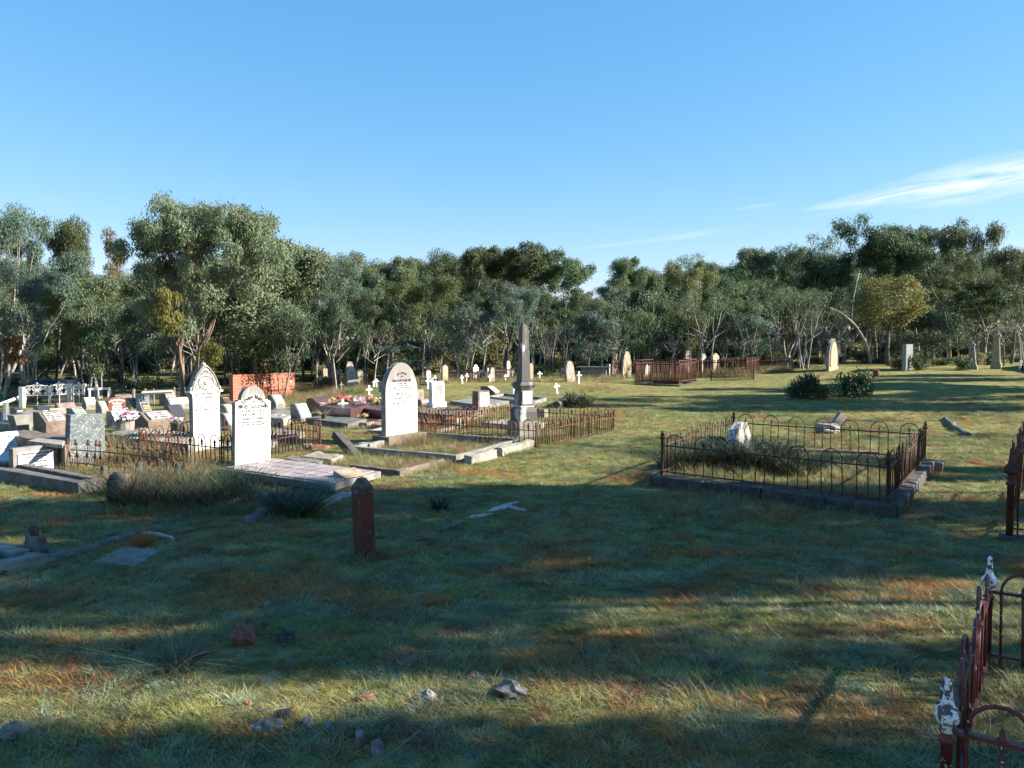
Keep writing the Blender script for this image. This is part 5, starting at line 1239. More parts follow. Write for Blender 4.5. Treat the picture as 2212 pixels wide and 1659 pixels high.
# scroll-topped stone
c, W, H = solve(924, 963, 821, 889, YAW, .16)
th = thing('headstone', 'white scroll-topped headstone behind and right of the tall arched headstone', 'headstone', c, YAW)
MB().box(-.26, .26, -W / 2 - .09, W / 2 + .09, -.1, H * .12).build('base', sand_grey, th, bevel=.01)
MB().box(-.12, .12, -W / 2 - .0, W / 2 + .0, H * .122, H * .30).build('plinth', marble, th, bevel=.01)
pr = [(-.07, H * .302), (.07, H * .302), (.055, H * .9)] + [(.055 * math.cos(R(q)) + .0, H * .92 + .055 * math.sin(R(q))) for q in range(0, 181, 30)] + [(-.055, H * .9)]
n = len(pr); MB().add([(a_, -W * .44, b_) for a_, b_ in pr] + [(a_, W * .44, b_) for a_, b_ in pr], [tuple(range(n)), tuple(range(2 * n - 1, n - 1, -1))] + [((i + 1) % n, i, n + i, n + (i + 1) % n) for i in range(n)]).build('stone', marble_old, th)
inscription(th, [(Lsub[i].upper(), .035, 0, H * (.80 - i * .07), 0) for i in range(6)], .073, ink_g, w=W * .7)
headstone((896, 916, 841, 872), sand_grey, 'grey tapering headstone just right of the tall arched headstone', 'taper', t=.12, lines=[(Lsub[i], .05, 0, .8 - i * .12, 0) for i in range(5)])
p = zt(G(914, 878)); th = tag(MB().tube([(0, -.2, .13), (0, .2, .13)], .12, 10).build('stone_pillow', pinkgran), 'round pink granite bolster stone left of the scroll-topped headstone', 'headstone'); th.location = p; th.rotation_euler.z = YAW
slab_quad([(880, 888), (1000, 902), (1052, 886), (940, 876)], .14, brownstone, 'flat brown slab in front of the scroll-topped headstone')
flowers(G(1006, 884, .12), 4, .10, [f_pink], 'tiny pink flowers on the slab behind the hoop fence', seed=33, size=.05)
slab_quad([(972, 866), (1045, 876), (1100, 866), (1030, 858)], .12, concrete, 'pale grey slab in front of the low photo headstone')
kerb([(1050, 856), (1150, 868), (1182, 859), (1088, 849)], .14, .12, concrete, 'grey concrete kerb behind the obelisk', fill=concrete_dk, fill_h=.4)
desk((1038, 1081, 834, 853), brownstone, tablet_w, 'low sloping headstone with a white plate and small blue photo left of the obelisk', None, depth=.7, fronth=.3, plate_in=.06)
dk = [o_ for o_ in COL.objects if str(o_.get('label', '')).startswith('low sloping headstone with a white plate and small')][0]
pl = [c_ for c_ in dk.children if c_.name.startswith('plate')][0]
vv = [v_.co.copy() for v_ in pl.data.vertices[4:8]]; cc = sum(vv, Vector()) / 4; nn_ = (vv[1] - vv[0]).cross(vv[2] - vv[1]).normalized(); nn_ = nn_ if nn_.z > 0 else -nn_
MB().add([cc + (q - cc) * .42 + nn_ * .006 for q in vv], [(0, 1, 2, 3)]).build('photo_panel', bluegran, dk)
p = zt(G(1108, 858)); th = tag(MB().lathe([(.05, 0), (.03, .06), (.07, .16), (.06, .18)], 8).build('small_vase', tablet_w, None, smooth=True), 'small white vase on the kerb left of the obelisk', 'vase'); th.location = p + Vector((0, 0, .13))
headstone((1019, 1059, 843, 895), brownstone, 'brown tapering headstone with a white tablet behind the hoop fence, left of the obelisk', 'taper', t=.22, tablet=(tablet_w, .74, .34, .92), lines=[(Lsub[i], .05, 0, .78 - i * .1, 0) for i in range(4)])
block((975, 915), (.5, .2, .16), sand_grey, 'low grey stone inside the hoop fence left of the obelisk', (0, 0, YAW))
slab_quad([(1040, 912), (1150, 922), (1180, 912), (1080, 904)], .12, concrete_lt, 'pale kerb slab just behind the obelisk')
block((1166, 902), (.4, .16, .24), concrete_lt, 'pale pointed stone at the right foot of the obelisk', (0, 0, YAW), 'loose_stone', 'stone')

# ================================================================== white wooden crosses
for bx, lab, ln in [((730, 751, 862, 897), 'largest white cross, beside pink flowers on the maroon grave', 0), ((791, 804, 832, 862), 'white cross standing alone in grass left of the tall arched headstone', 0), ((733, 742, 825, 845), 'small white cross at the corner of the black railings', 0),
        ((809, 818, 818, 836), 'white cross with rounded tips left of the tall arched headstone top', 0), ((804, 811, 822, 836), 'white cross half hidden just left of the round-tipped one', 0), ((919, 930, 815, 840), 'white cross left behind the scroll-topped headstone', 0), ((934, 946, 811, 832), 'white cross right above the scroll-topped headstone', 0), ((930, 938, 818, 834), 'white cross between the two above the scroll-topped headstone', .1),
        ((1002, 1010, 806, 826), 'right one of the two crosses crossing each other', -.16), ((995, 1003, 810, 829), 'left one of the two crosses crossing each other', .10), ((1053, 1063, 809, 825), 'white cross in front of the narrow pale headstone', 0), ((1087, 1096, 808, 823), 'white cross just left of the obelisk shaft', -.08), ((1104, 1111, 799, 814), 'small white cross touching the left edge of the obelisk shaft', 0),
        ((1160, 1171, 802, 819), 'white cross right of the pinkish headstone behind the obelisk', 0), ((1176, 1182, 798, 812), 'small white cross in front of the green bush', 0), ((1200, 1204, 798, 805), 'tiny white cross right of the green bush', 0), ((1212, 1217, 795, 805), 'left of two tiny white crosses beside the leaning headstone', 0), ((1218, 1222, 796, 805), 'right of two tiny white crosses beside the leaning headstone', 0),
        ((1245, 1256, 802, 829), 'white cross just right of the leaning headstone', 0), ((1197, 1211, 827, 851), 'white cross leaning left alone in the open grass', .14)]:
    cross(bx, lab, lean=ln)

# ================================================================== far headstones, left to right
headstone((604, 631, 806, 844), sand_grey, 'grey gabled headstone with a white tablet at the end of the brick wall', 'peak', t=.25, tablet=(tablet_w, .74, .42, .80))
th = thing('iron_railing', 'black iron railings enclosing far headstones beyond the brick wall', 'railing', zt(G(734, 846)))
pa, pb, pc = zt(G(679, 839)), zt(G(735, 846)), zt(G(793, 840)); hr = 28 * pb.y / F
spear_run(th, pa, pb, hr, 22, iron_bk, rails=(.1, .70, .86)); spear_run(th, pb, pc, hr, 22, iron_bk, rails=(.1, .66, .90)); spear_run(th, pa, zt(pa + pc - pb), hr, 20, iron_bk); 
for p in (pa, pb, pc): put_post(th, p, hr * 1.1, iron_bk, .03)
m_ = MB()
for i in range(26):
    q = th.matrix_basis.inverted() @ (pb.lerp(pc, .28 + .5 * i / 26) + Vector((0, 0, hr * .62))); m_.tube([q, q + Vector((.03, 0, .08 + .03 * (i % 3)))], .014, 3)
m_.build('lettering_frieze', marble_old, th)
th = thing('iron_railing', 'farther line of low black railings behind the pale far headstones', 'railing', zt(G(640, 822)))
spear_run(th, zt(G(640, 822)), zt(G(838, 819)), 13 * zt(G(740, 820)).y / F, 60, iron_bk, heads=False)
headstone((695, 708, 795, 838), sandstone, 'narrow tan headstone with a small arched cap behind the black railings', 'segment', t=.16)
headstone((718, 736, 800, 836), sand_grey, 'grotto-shaped grey stone with a pointed top behind the black railings', 'peak', t=.3, tablet=(niche, .4, .3, .6))
headstone((746, 764, 780, 830), sand_grey, 'tall grey rounded headstone behind the white arched one', 'round', t=.16)
headstone((747, 768, 790, 836), marble, 'bright white arched headstone behind the black railings', 'round', t=.12, lines=[(Lsub[i], .04, 0, .7 - i * .1, 0) for i in range(4)])
headstone((768, 785, 798, 836), sandstone, 'low tan headstone with a triangular pediment behind the black railings', 'peak', t=.2)
headstone((818, 835, 824, 846), sand_grey, 'rough grey boulder headstone left of the tall arched headstone', 'rough', t=.3)
g = zt(G(848, 818)); s = g.y / F; th = thing('obelisk', 'thin pale obelisk topped with a small ball, behind the tall arched headstone', 'obelisk', g, YAW)
MB().lathe([(14 * s * k, -.2), (13 * s * k, 10 * s), (9 * s * k, 12 * s), (4 * s * k, 58 * s)], 4, sq=True).build('shaft', sand_grey, th); MB().lathe([(1.5 * s, 58 * s), (4 * s, 61 * s), (1.6 * s, 64 * s), (2.8 * s, 67 * s), (.2, 70 * s)][:4] + [(.01, 70 * s)], 8).build('ball_finial', sand_grey, th, smooth=True)
for bx, mt, kd, lab, kw in [((918, 931, 800, 828), marble_old, 'segment', 'worn white headstone behind the rusty rail above the scroll-topped stone', {}), ((953, 968, 787, 824), sandstone, 'peak', 'tan headstone with a pointed top right of the scroll-topped one', {}),
        ((1019, 1034, 787, 818), marble, 'shoulder', 'bright white headstone behind the rusty picket fence left of the obelisk', {}), ((1092, 1102, 779, 815), marble, 'round', 'tall narrow bright white headstone left of the obelisk shaft', {}), ((1056, 1069, 793, 824), sand_grey, 'ellip', 'narrow pale carved headstone behind a white cross', {}),
        ((1050, 1056, 794, 816), marble_old, 'round', 'very narrow white headstone left of the narrow carved one', {}), ((1140, 1152, 784, 822), pinkstone, 'round', 'pinkish arched headstone just right of the obelisk shaft', {}), ((1221, 1243, 778, 824), sand_grey, 'ellip', 'grey arched headstone leaning to the left right of the obelisk', dict(lean=R(13), t=.14)),
        ((1320, 1338, 763, 808), pinkstone, 'ellip', 'reddish arched headstone left of the pale gothic one', {}), ((1342, 1364, 758, 815), sandstone, 'gothic', 'pale gothic pointed headstone left of the cage of railings', {}),
        ((1390, 1404, 787, 816), marble, 'round', 'white headstone seen inside the cage of railings', {}), ((1477, 1494, 756, 808), sand_grey, 'round', 'tall grey arched headstone behind the cage of railings', {}), ((1511, 1526, 763, 812), sandstone, 'round', 'arched headstone with a dark border just right of the cage of railings', dict(border=mossy)),
        ((1536, 1553, 762, 810), sandstone, 'peak', 'pointed sandstone headstone behind the spear fence', {}), ((1611, 1624, 771, 800), sandstone, 'segment', 'low tan headstone at the right end of the spear fence', {}), ((1697, 1706, 771, 797), sand_grey, 'segment', 'small dark headstone at the far end of the rusty fences', {}),
        ((1784, 1811, 731, 800), sandstone, 'round', 'tall lone pale headstone with a rounded top in the open grass', dict(border=mossy, t=.16)), ((1885, 1899, 798, 812), redrock, 'segment', 'small reddish stone in the grass right of the lone headstone', dict(t=.25)),
        ((1948, 1971, 743, 799), greygran, 'rect', 'tall square-topped grey headstone in shade right of the yellow tree', dict(t=.2)), ((2198, 2212, 778, 800), sandstone, 'round', 'small rounded headstone at the right edge', {}), ((2208, 2230, 762, 795), sand_grey, 'round', 'dark headstone cut off by the right edge', {})]:
    headstone(bx, mt, lab, kd, **kw)
for (u0, u1, vt, vb), lab in (((2090, 2112, 736, 798), 'fluted leaning stone monument, left of the three at the far right'), ((2115, 2133, 718, 780), 'stone monument topped with a bushy urn, middle of the three at the far right'), ((2139, 2163, 713, 797), 'tallest tapering stone monument, right of the three at the far right')):
    g = zt(G((u0 + u1) / 2, vb)); s = g.y / F; w_ = (u1 - u0) * s / 1.3; H = (vb - vt) * s; lean_ = -.06 if u0 == 2090 else 0
    th = thing('stone_monument', lab, 'monument', g, YAW); th.rotation_euler = (0, lean_, YAW)
    MB().lathe([(w_ * k * 1.1, -.2), (w_ * k * 1.1, H * .12), (w_ * k * .85, H * .18), (w_ * k * .62, H * .8), (w_ * k * .85, H * .84), (w_ * k * .85, H * .88), (w_ * k * .5, H * .90), (w_ * k * .3, H)], 4, sq=True).build('pillar', sand_grey if u0 != 2139 else sandstone, th, bevel=.02)
    if u0 == 2115: MB().lathe([(.06, H * .82), (.30, H * .92), (.34, H), (.2, H * 1.08), (.02, H * 1.12)], 10).build('urn', mossy, th, smooth=True)
g = zt(G(1284, 814)); s = g.y / F; th = thing('table_tomb', 'low table tomb with a flat overhanging top right of the leaning headstone', 'tomb', g, R(-20))
MB().box(-28 * s, 28 * s, -10 * s, 10 * s, -.2, 19 * s).build('chest', sand_grey, th, bevel=.02); MB().box(-36 * s, 36 * s, -15 * s, 15 * s, 19.2 * s, 22.5 * s).build('top_slab', concrete, th, bevel=.02)
headstone((1307, 1318, 786, 812), marble, 'white stone block at the right end of the table tomb', 'rect', t=.3)
# far fences
def far_fence(u0, v0, u1, v1, hpx, n, mat, label, kind='spear', name='iron_fence', back=None, heads=True, rails=(.1, .8)):
    a_, b_ = zt(G(u0, v0)), zt(G(u1, v1)); H = hpx * (a_.y + b_.y) / 2 / F; th = thing(name, label, 'fence', a_)
    if kind == 'spear':
        spear_run(th, a_, b_, H, n, mat, rails=rails, r=.019, heads=heads)
        if back: c_ = zt(G(*back)); spear_run(th, b_, c_, H, max(6, n // 2), mat, rails=rails, r=.019, heads=heads); d_ = zt(a_ + c_ - b_); spear_run(th, a_, d_, H, max(6, n // 2), mat, rails=rails, r=.019, heads=heads); spear_run(th, d_, c_, H, n, mat, rails=rails, r=.019, heads=heads); put_post(th, c_, H * 1.08, mat, .03)
    else: fence_run(th, a_, b_, H, n, mat, r=.009)
    for p in (a_, b_): put_post(th, p, H * 1.08, mat, .03)
    return th
far_fence(967, 822, 1031, 822, 21, 20, iron_bk, 'dark iron fence behind the two crossing white crosses', back=(1045, 817))
far_fence(1006, 826, 1056, 823, 22, 16, rust_dk, 'rusty picket fence in front of the bright white headstone left of the obelisk', heads=False)
far_fence(1070, 819, 1112, 816, 22, 14, rust_dk, 'rusty fence behind the left edge of the obelisk shaft')
far_fence(908, 832, 946, 834, 18, 6, rust_dk, 'low rusty rail behind the scroll-topped headstone', heads=False)
far_fence(1372, 827, 1466, 830, 49, 26, rust, 'tall rusty iron cage of railings with a flat top rail', name='railing_cage', back=(1503, 824), heads=False, rails=(.02, .12, .85, 1.0))
kerb([(1370, 828), (1467, 832), (1505, 826), (1410, 822)], .07, .12, mossy, 'dark stone plinth under the cage of railings')
far_fence(1439, 812, 1515, 810, 41, 18, rust, 'rusty railings behind the cage, with a flat top rail', heads=False, rails=(.1, .75, 1.0))
far_fence(1503, 814, 1612, 811, 37, 26, rust, 'long rusty spear fence right of the cage of railings', back=(1640, 806))
far_fence(1613, 805, 1706, 801, 26, 24, rust, 'far rusty spear fence at the right end of the fences')
far_fence(1536, 822, 1628, 820, 24, 10, rust, 'low rusty hoop fence with dark grass at its foot', kind='hoop', name='hoop_fence')
far_fence(572, 862, 616, 858, 20, 14, rust_or, 'low orange rusty fence at the foot of the brick wall')

# ================================================================== enclosure at the right
A1, A2, A3, A4 = zt(G(1430, 1021, .2)), zt(G(1917, 1081, .2)), zt(G(1999, 912, .80)), zt(G(1585, 890, .80))
th = thing('grave_enclosure_fence', 'dark hoop-topped iron fence standing on a stone plinth at the right', 'fence', A1)
for a_, b_, n_ in ((A1, A2, 7), (A4, A3, 7), (A1, A4, 8), (A2, A3, 14)):
    fence_run(th, a_, b_, .57, n_, rust_dk if a_ is not A4 else rust_dk, frac=.60 if n_ != 14 else .72, r=.0075, rails=(.04, .70), dart='small', z0=.20, railw=.014)
for p in (A1, A2, A3, A4): put_post(th, p, .62, rust_dk, .021, z0=.20)
cen = (A1 + A2 + A3 + A4) / 4
th = thing('stone_plinth', 'dark stone plinth under the hoop fence at the right', 'plinth', (cen.x, cen.y, 0))
cs = [A1, A2, A3, A4]; oc = []; ic = []
for i, p in enumerate(cs):
    d1 = (p - cs[i - 1]).normalized(); d2 = (p - cs[(i + 1) % 4]).normalized(); o_ = d1 + d2; oc.append(p + o_ * .15); ic.append(p - o_ * .13)
rr = random.Random(4)
for i in range(4):
    a0, a1, b0, b1 = oc[i], oc[(i + 1) % 4], ic[i], ic[(i + 1) % 4]; nseg = 4 if i % 2 == 0 else 5
    for j in range(nseg):
        t0, t1 = j / nseg, (j + 1) / nseg - .006
        q = [a0.lerp(a1, t0), a0.lerp(a1, t1), b0.lerp(b1, t1), b0.lerp(b1, t0)]
        q = [Vector((p.x - cen.x, p.y - cen.y, terr(p.x, p.y) + (.185 if i != 2 else .17) + rr.uniform(-.022, .006))) for p in q]
        if (q[1] - q[0]).cross(q[2] - q[0]).z < 0: q = q[::-1]
        roughen(MB().hexa([p - Vector((0, 0, .45)) for p in q], q).build('plinth_stone', mossy, th, bevel=.02), .05)  # near-black colour takes in the shade that falls on the plinth
INFILL.append((ic, .17))
MB().add([Vector((p.x - cen.x, p.y - cen.y, terr(p.x, p.y) + .165)) for p in ic], [(0, 1, 2, 3)] if (ic[1] - ic[0]).cross(ic[2] - ic[0]).z > 0 else [(3, 2, 1, 0)]).build('earth_infill', turf, th)
block((2014, 1018), (.30, .25, .17), concrete, 'pale broken stone at the right back corner of the fence plinth', (0, .1, YAW), 'loose_stone', 'stone')
headstone((1566, 1624, 908, 1010), brokenmarble, 'broken weathered white stone leaning inside the hoop fence at the right', 'rough', t=.14, lean=R(7), hscale=1.0)
headstone((1512, 1570, 941, 1010), mossy, 'low dark mossy stone left of the leaning white one inside the hoop fence', 'segment', t=.2)
o = MB().box(-1.0, 1.0, -.05, .05, 0, .05, jit=.01).build('timber_plank', brownstone); o.location = zt(G(1760, 1000)) + Vector((0, 0, .19)); o.rotation_euler.z = R(-16); tag(o, 'weathered plank lying inside the right-hand hoop fence', 'plank')
# fence cut off by the right edge
B1 = zt(G(2180, 1168)); ey = Vector((-math.sin(YAW), math.cos(YAW), 0)); B2 = zt(B1 + ey * 3.2); B3 = zt(B1 + e * 2.2)
th = thing('hoop_fence', 'tall dark hoop fence cut off by the right edge of the photo', 'fence', B1)
fence_run(th, B1, B2, .92, 9, rust_dk, r=.009, rails=(.08, .42, .76), dart='small', z0=.06); fence_run(th, B1, B3, .92, 6, rust_dk, r=.009, rails=(.08, .42, .76), dart='small', z0=.06)
for p in (B1, B2, B3): put_post(th, p, .99, rust_dk, .026, 'urn')
q = [B1 - e * .1 - ey * .1, B3 + e * .1 - ey * .1, B3 + e * .1 + ey * .14, B1 - e * .1 + ey * .14]; o = MB().hexa([Vector((p.x, p.y, -.2)) for p in q], [Vector((p.x, p.y, terr(p.x, p.y) + .06)) for p in q]).build('stone_kerb', mossy, None, bevel=.01); tag(o, 'dark stone kerb under the fence at the right edge', 'kerb')
# nearest fence, bottom right
N1 = Vector((1.815, 3.30, terr(1.815, 3.30) - .012)); N2 = zt(Vector((3.12, 5.22, 0))); N3 = zt(N1 + e * 1.6); N4 = zt(N2 + e * 1.6)
th = thing('hoop_fence', 'nearest hoop fence with maroon paint and white-flaked finials, bottom right corner', 'fence', N1)
fence_run(th, N1, N2, .62, 7, flaker, frac=.62, r=.0095, rails=(.10, .77), dart='none' if False else 'small', darts=True, railw=.017)
fence_run(th, N1, N3, .62, 4, flaker, frac=.62, r=.0095, rails=(.10, .77), darts=True, dart='small', railw=.017)
fence_run(th, N2, N4, .62, 4, flaker, frac=.62, r=.0085, rails=(.10, .77), darts=True, dart='small', railw=.015)
for p in (N1, N2): 
    o = put_post(th, p, .705, flaker, .0175, 'urn')
    MB().lathe([(.0175 * a_, .705 * b_ + .001) for a_, b_ in ((1.75, .668), (1.05, .70), (2.55, .73), (2.95, .765), (2.55, .80), (1.55, .825), (1.2, .86), (.8, .96), (.85, .985), (.3, 1.003))], 14).build('finial', flake, th, smooth=True, loc=o.location)

# ================================================================== foreground objects
g = zt(G(788, 1200)); th = thing('timber_post', 'short square timber post with old red paint and a blackened pointed top', 'post', g, R(-46)); th.rotation_euler = (R(1.5), R(-1.0), R(-46))
H = 172 * g.y / F; w_ = .080
hi = w_ * .96
MB().hexa([(-w_, -w_, -.3), (w_, -w_, -.3), (w_, w_, -.3), (-w_, w_, -.3)], [(-hi, -hi, H * .80), (hi, -hi, H * .80), (hi, hi, H * .80), (-hi, hi, H * .80)]).build('shaft', redpaint, th, bevel=.008)
MB().hexa([(-hi, -hi, H * .802), (hi, -hi, H * .802), (hi, hi, H * .802), (-hi, hi, H * .802)], [(-hi * 1.04, -hi * 1.04, H * .885), (hi * 1.04, -hi * 1.04, H * .885), (hi * 1.04, hi * 1.04, H * .885), (-hi * 1.04, hi * 1.04, H * .885)]).build('collar', lichenwood, th, bevel=.006)
a_ = hi * 1.04; b_ = hi * .42
MB().hexa([(-a_, -a_, H * .887), (a_, -a_, H * .887), (a_, a_, H * .887), (-a_, a_, H * .887)], [(-b_, -b_, H), (b_, -b_, H), (b_, b_, H), (-b_, b_, H)]).build('cap', lichenwood, th, bevel=.012)
# ornate fallen fence in the weeds, left
F1, F2 = zt(G(154, 1012)), zt(G(398, 1040))
th = thing('cast_iron_fence', 'broken ornate cast-iron fence with fleur-de-lis heads among the brown weeds', 'fence', F1)
inv = th.matrix_basis.inverted(); zt1, zt2 = .30, .34
m_ = MB(); Hh = .52
m_.tube([(0, 0, 0), (0, 0, Hh * .9)], .008, 5); m_.lathe([(.008, Hh * .78), (.03, Hh * .83), (.012, Hh * .87), (.022, Hh * .92), (.002, Hh)], 6); m_.lathe([(.008, Hh * .35), (.024, Hh * .42), (.008, Hh * .48)], 6)
for s_ in (-1, 1): m_.tube([(s_ * .01, 0, Hh * .15), (s_ * .07, 0, Hh * .27), (s_ * .08, 0, Hh * .38), (s_ * .03, 0, Hh * .44), (s_ * .01, 0, Hh * .55)], .007, 4); m_.tube([(0, 0, Hh * .80), (s_ * .04, 0, Hh * .84), (s_ * .045, 0, Hh * .78)], .006, 4)
om = m_.mesh('ornate_bar', rust, True); om2 = m_.mesh('ornate_bar', rust_dk, True)
for i in range(15):
    p = F1.lerp(F2, i / 14); obj('ornate_bar', om if i % 3 else om2, th, loc=inv @ (zt(p)), rot=(random.uniform(-.12, .12), random.uniform(-.08, .08), R(-30)))
for z_ in (.10, Hh * .62): MB().tube([inv @ (zt(F1.lerp(F2, i / 6)) + Vector((0, 0, z_ + random.uniform(-.015, .015)))) for i in range(7)], .010, 5).build('rail', rust_dk, th)
for (u0, u1, vt, vb), lab, sd_ in (((229, 283, 1020, 1087), 'large black mossy stone stump at the left end of the big tussock', 3), ((290, 312, 995, 1042), 'narrow black stone post behind the big tussock', 4), ((375, 398, 1000, 1040), 'short black stone post at the right end of the broken cast-iron fence', 5), ((213, 236, 1003, 1050), 'lumpy dark urn-shaped stone at the left end of the brown weeds', 6)):
    g = zt(G((u0 + u1) / 2, vb)); s = g.y / F; w_ = (u1 - u0) * s / 2.6; H = (vb - vt) * s
    o = MB().hexa([(-w_, -w_, -.2), (w_, -w_, -.2), (w_, w_, -.2), (-w_, w_, -.2)], [(-w_ * .8, -w_ * .8, H * .8), (w_ * .8, -w_ * .8, H * .8), (w_ * .8, w_ * .8, H * .8), (-w_ * .8, w_ * .8, H * .8)]).build('stone_post', mossy, None, bevel=.03)
    MB().rock((0, 0, H * .80), (w_ * .85, w_ * .85, H * .2), sd_).build('top', mossy, o, smooth=True); o.location = g; o.rotation_euler = (0, random.uniform(-.06, .06), YAW); tag(o, lab, 'stone post')
block((264, 1050), (.16, .18, .17), concrete, 'pale square stone block behind the black mossy stump', (0, 0, YAW))
# kerb with corner stone at far left
kerb([(-70, 1150), (62, 1186), (104, 1196), (-60, 1230)], .10, .16, concrete, 'broken grey kerb at the left edge of the foreground', close=True, worn=.05)
g = zt(G(78, 1195)); th = thing('corner_stone', 'small dark corner stone with a knob on top, left foreground', 'corner stone', g, YAW)
MB().hexa([(-.12, -.10, -.1), (.12, -.10, -.1), (.12, .10, -.1), (-.12, .10, -.1)], [(-.09, -.06, .18), (.09, -.06, .18), (.09, .06, .18), (-.09, .06, .18)]).build('block', concrete_dk, th, bevel=.02); MB().lathe([(.05, .17), (.035, .20), (.06, .235), (.04, .27), (.01, .28)], 8, c=(-.02, 0, 0)).build('knob', mossy, th, smooth=True)
def log(pts, r, mat, label, name='fallen_log', h=.02, cat='log', flat=1.0):
    P = []
    for i, (u, v) in enumerate(pts): q = zt(G(u, v)); P.append(q + Vector((0, 0, h)))
    c0 = P[0]; k_ = len(P); Q = []; 
    for i in range(k_ - 1):
        for j in range(4): Q.append(P[i].lerp(P[i + 1], j / 4) + Vector((random.uniform(-1, 1), random.uniform(-1, 1), random.uniform(-.5, .5))) * r * .22)
    Q.append(P[-1]); rs_ = [r * random.uniform(.75, 1.12) * (1 - .35 * abs(2 * i / (len(Q) - 1) - 1) ** 3) for i in range(len(Q))]
    o = MB().tube([(q - c0) for q in Q], rs_, 9).build(name, mat, None); o.location = c0; o.scale = (1, 1, flat); return tag(o, label, cat)
log([(-20, 1245), (90, 1218), (190, 1190), (292, 1155)], .065, wood_g, 'long weathered grey log half sunk in the grass, left foreground', flat=.7)
log([(310, 1155), (345, 1160), (375, 1168)], .028, bone, 'pale branch end right of the orange tuft', cat='branch')
slab_quad([(205, 1212), (290, 1222), (348, 1188), (262, 1180)], .025, concrete, 'sunken grey slab below the long log, left foreground', worn=.05)
log([(533, 1133), (570, 1112), (608, 1100)], .10, wood_g, 'grey splintered log left of the leaning dark tussock', flat=.75)
log([(480, 1096), (530, 1082), (578, 1070)], .055, bone, 'thin bleached timber in front of the tiled slab')
log([(692, 1097), (730, 1080), (765, 1070)], .085, bone, 'bleached log end just left of the red timber post', flat=.8)
log([(1058, 1108), (1098, 1098), (1136, 1108)], .05, bone, 'bleached split wood lying in the grass, middle', flat=.5)
log([(1062, 1104), (1100, 1094), (1118, 1089)], .03, bone, 'upper bleached splinter on the split wood, middle')
log([(1014, 1122), (1040, 1118), (1066, 1114)], .035, bone, 'short bleached wood left of the split wood', flat=.7)
log([(943, 1150), (972, 1141), (1000, 1130)], .035, wood_g, 'grey stick-like log in the grass right of the red timber post')
log([(895, 1168), (940, 1176), (968, 1184)], .006, lichenwood, 'thin black twig right of the red timber post', name='twig', cat='twig', h=.05)
log([(1547, 771), (1556, 761), (1572, 768)], .12, bone, 'arched pale fallen branch behind the far spear fence', h=.25, cat='branch')
log([(1700, 782), (1722, 772), (1742, 768)], .10, bone, 'pale fallen log behind the far fences', h=.3)
log([(2040, 905), (2060, 925), (2092, 942)], .10, wood_g, 'grey fallen log in the grass near the right edge')
lump_of('rubble', (1766, 1822, 915, 937), concrete_lt, 'low pile of pale rubble behind the right-hand hoop fence', 'rubble', 9)
block((1800, 925), (.22, .10, .40), sand_grey, 'small grey stone leaning on the pale rubble', (0, R(38), .3), 'loose_stone', 'stone')
for bx, mt, lab, sd_, fl in (((482, 550, 1350, 1394), redrock, 'large reddish rock with orange grass round it', 2, .6), ((594, 634, 1362, 1386), mossy, 'dark rock right of the large reddish rock', 3, .6), ((560, 580, 1340, 1352), redrock, 'small reddish rock above the dark rock', 5, .5), ((398, 440, 1402, 1420), greyrock, 'pale grey rock under the drooping tussock', 4, .5), ((538, 602, 1560, 1584), greyrock, 'flat grey rock near the bottom edge', 6, .4),
        ((592, 630, 1534, 1556), mossy, 'dark rock above the flat grey rock', 7, .6), ((645, 676, 1549, 1576), greyrock, 'round grey rock right of the dark rocks', 8, .6), ((699, 724, 1556, 1582), greyrock, 'small round rock left of the broken concrete lumps', 9, .6), ((760, 812, 1502, 1522), redrock, 'brown flat rock above the broken concrete lumps', 10, .5),
        ((898, 944, 1496, 1519), greyrock, 'pale flat rock in the lower middle foreground', 11, .4), ((1070, 1144, 1482, 1512), greyrock, 'wide mottled rock half buried right of the pale flat one', 12, .4), ((-20, 46, 1565, 1604), greyrock, 'pale rock cut off by the left edge near the bottom', 13, .4), ((560, 590, 1300, 1312), greyrock, 'tiny grey stone among the orange grass', 14, .4), ((520, 545, 1512, 1526), redrock, 'small reddish stone left of the dark rock near the bottom', 15, .5), ((1000, 1030, 1455, 1470), redrock, 'small reddish stone above the mottled rock', 16, .5)):
    o = lump_of('rock', bx, mt, lab, 'rock', sd_, rough=.34); o.location.z -= .012; o.rotation_euler.z = sd_
for (u, v), sz, rot, lab in (((780, 1606), (.045, .05, .085), (R(14), R(-8), .3), 'upright broken lump of pale concrete, left of the pair at the bottom edge'), ((818, 1632), (.055, .05, .08), (R(-10), R(8), .9), 'right lump of broken pale concrete of the pair at the bottom edge')):
    block((u, v), sz, greyrock, lab, rot, 'concrete_lump', 'concrete lump', h=-.01, jit=.010)
log([(838, 1662), (870, 1628), (905, 1600)], .007, wood_g, 'thin pale stick slanting up right of the concrete lumps', name='twig', cat='twig', h=.05)
log([(1740, 1440), (1760, 1443)], .01, wood_g, '', name='twig') if False else None

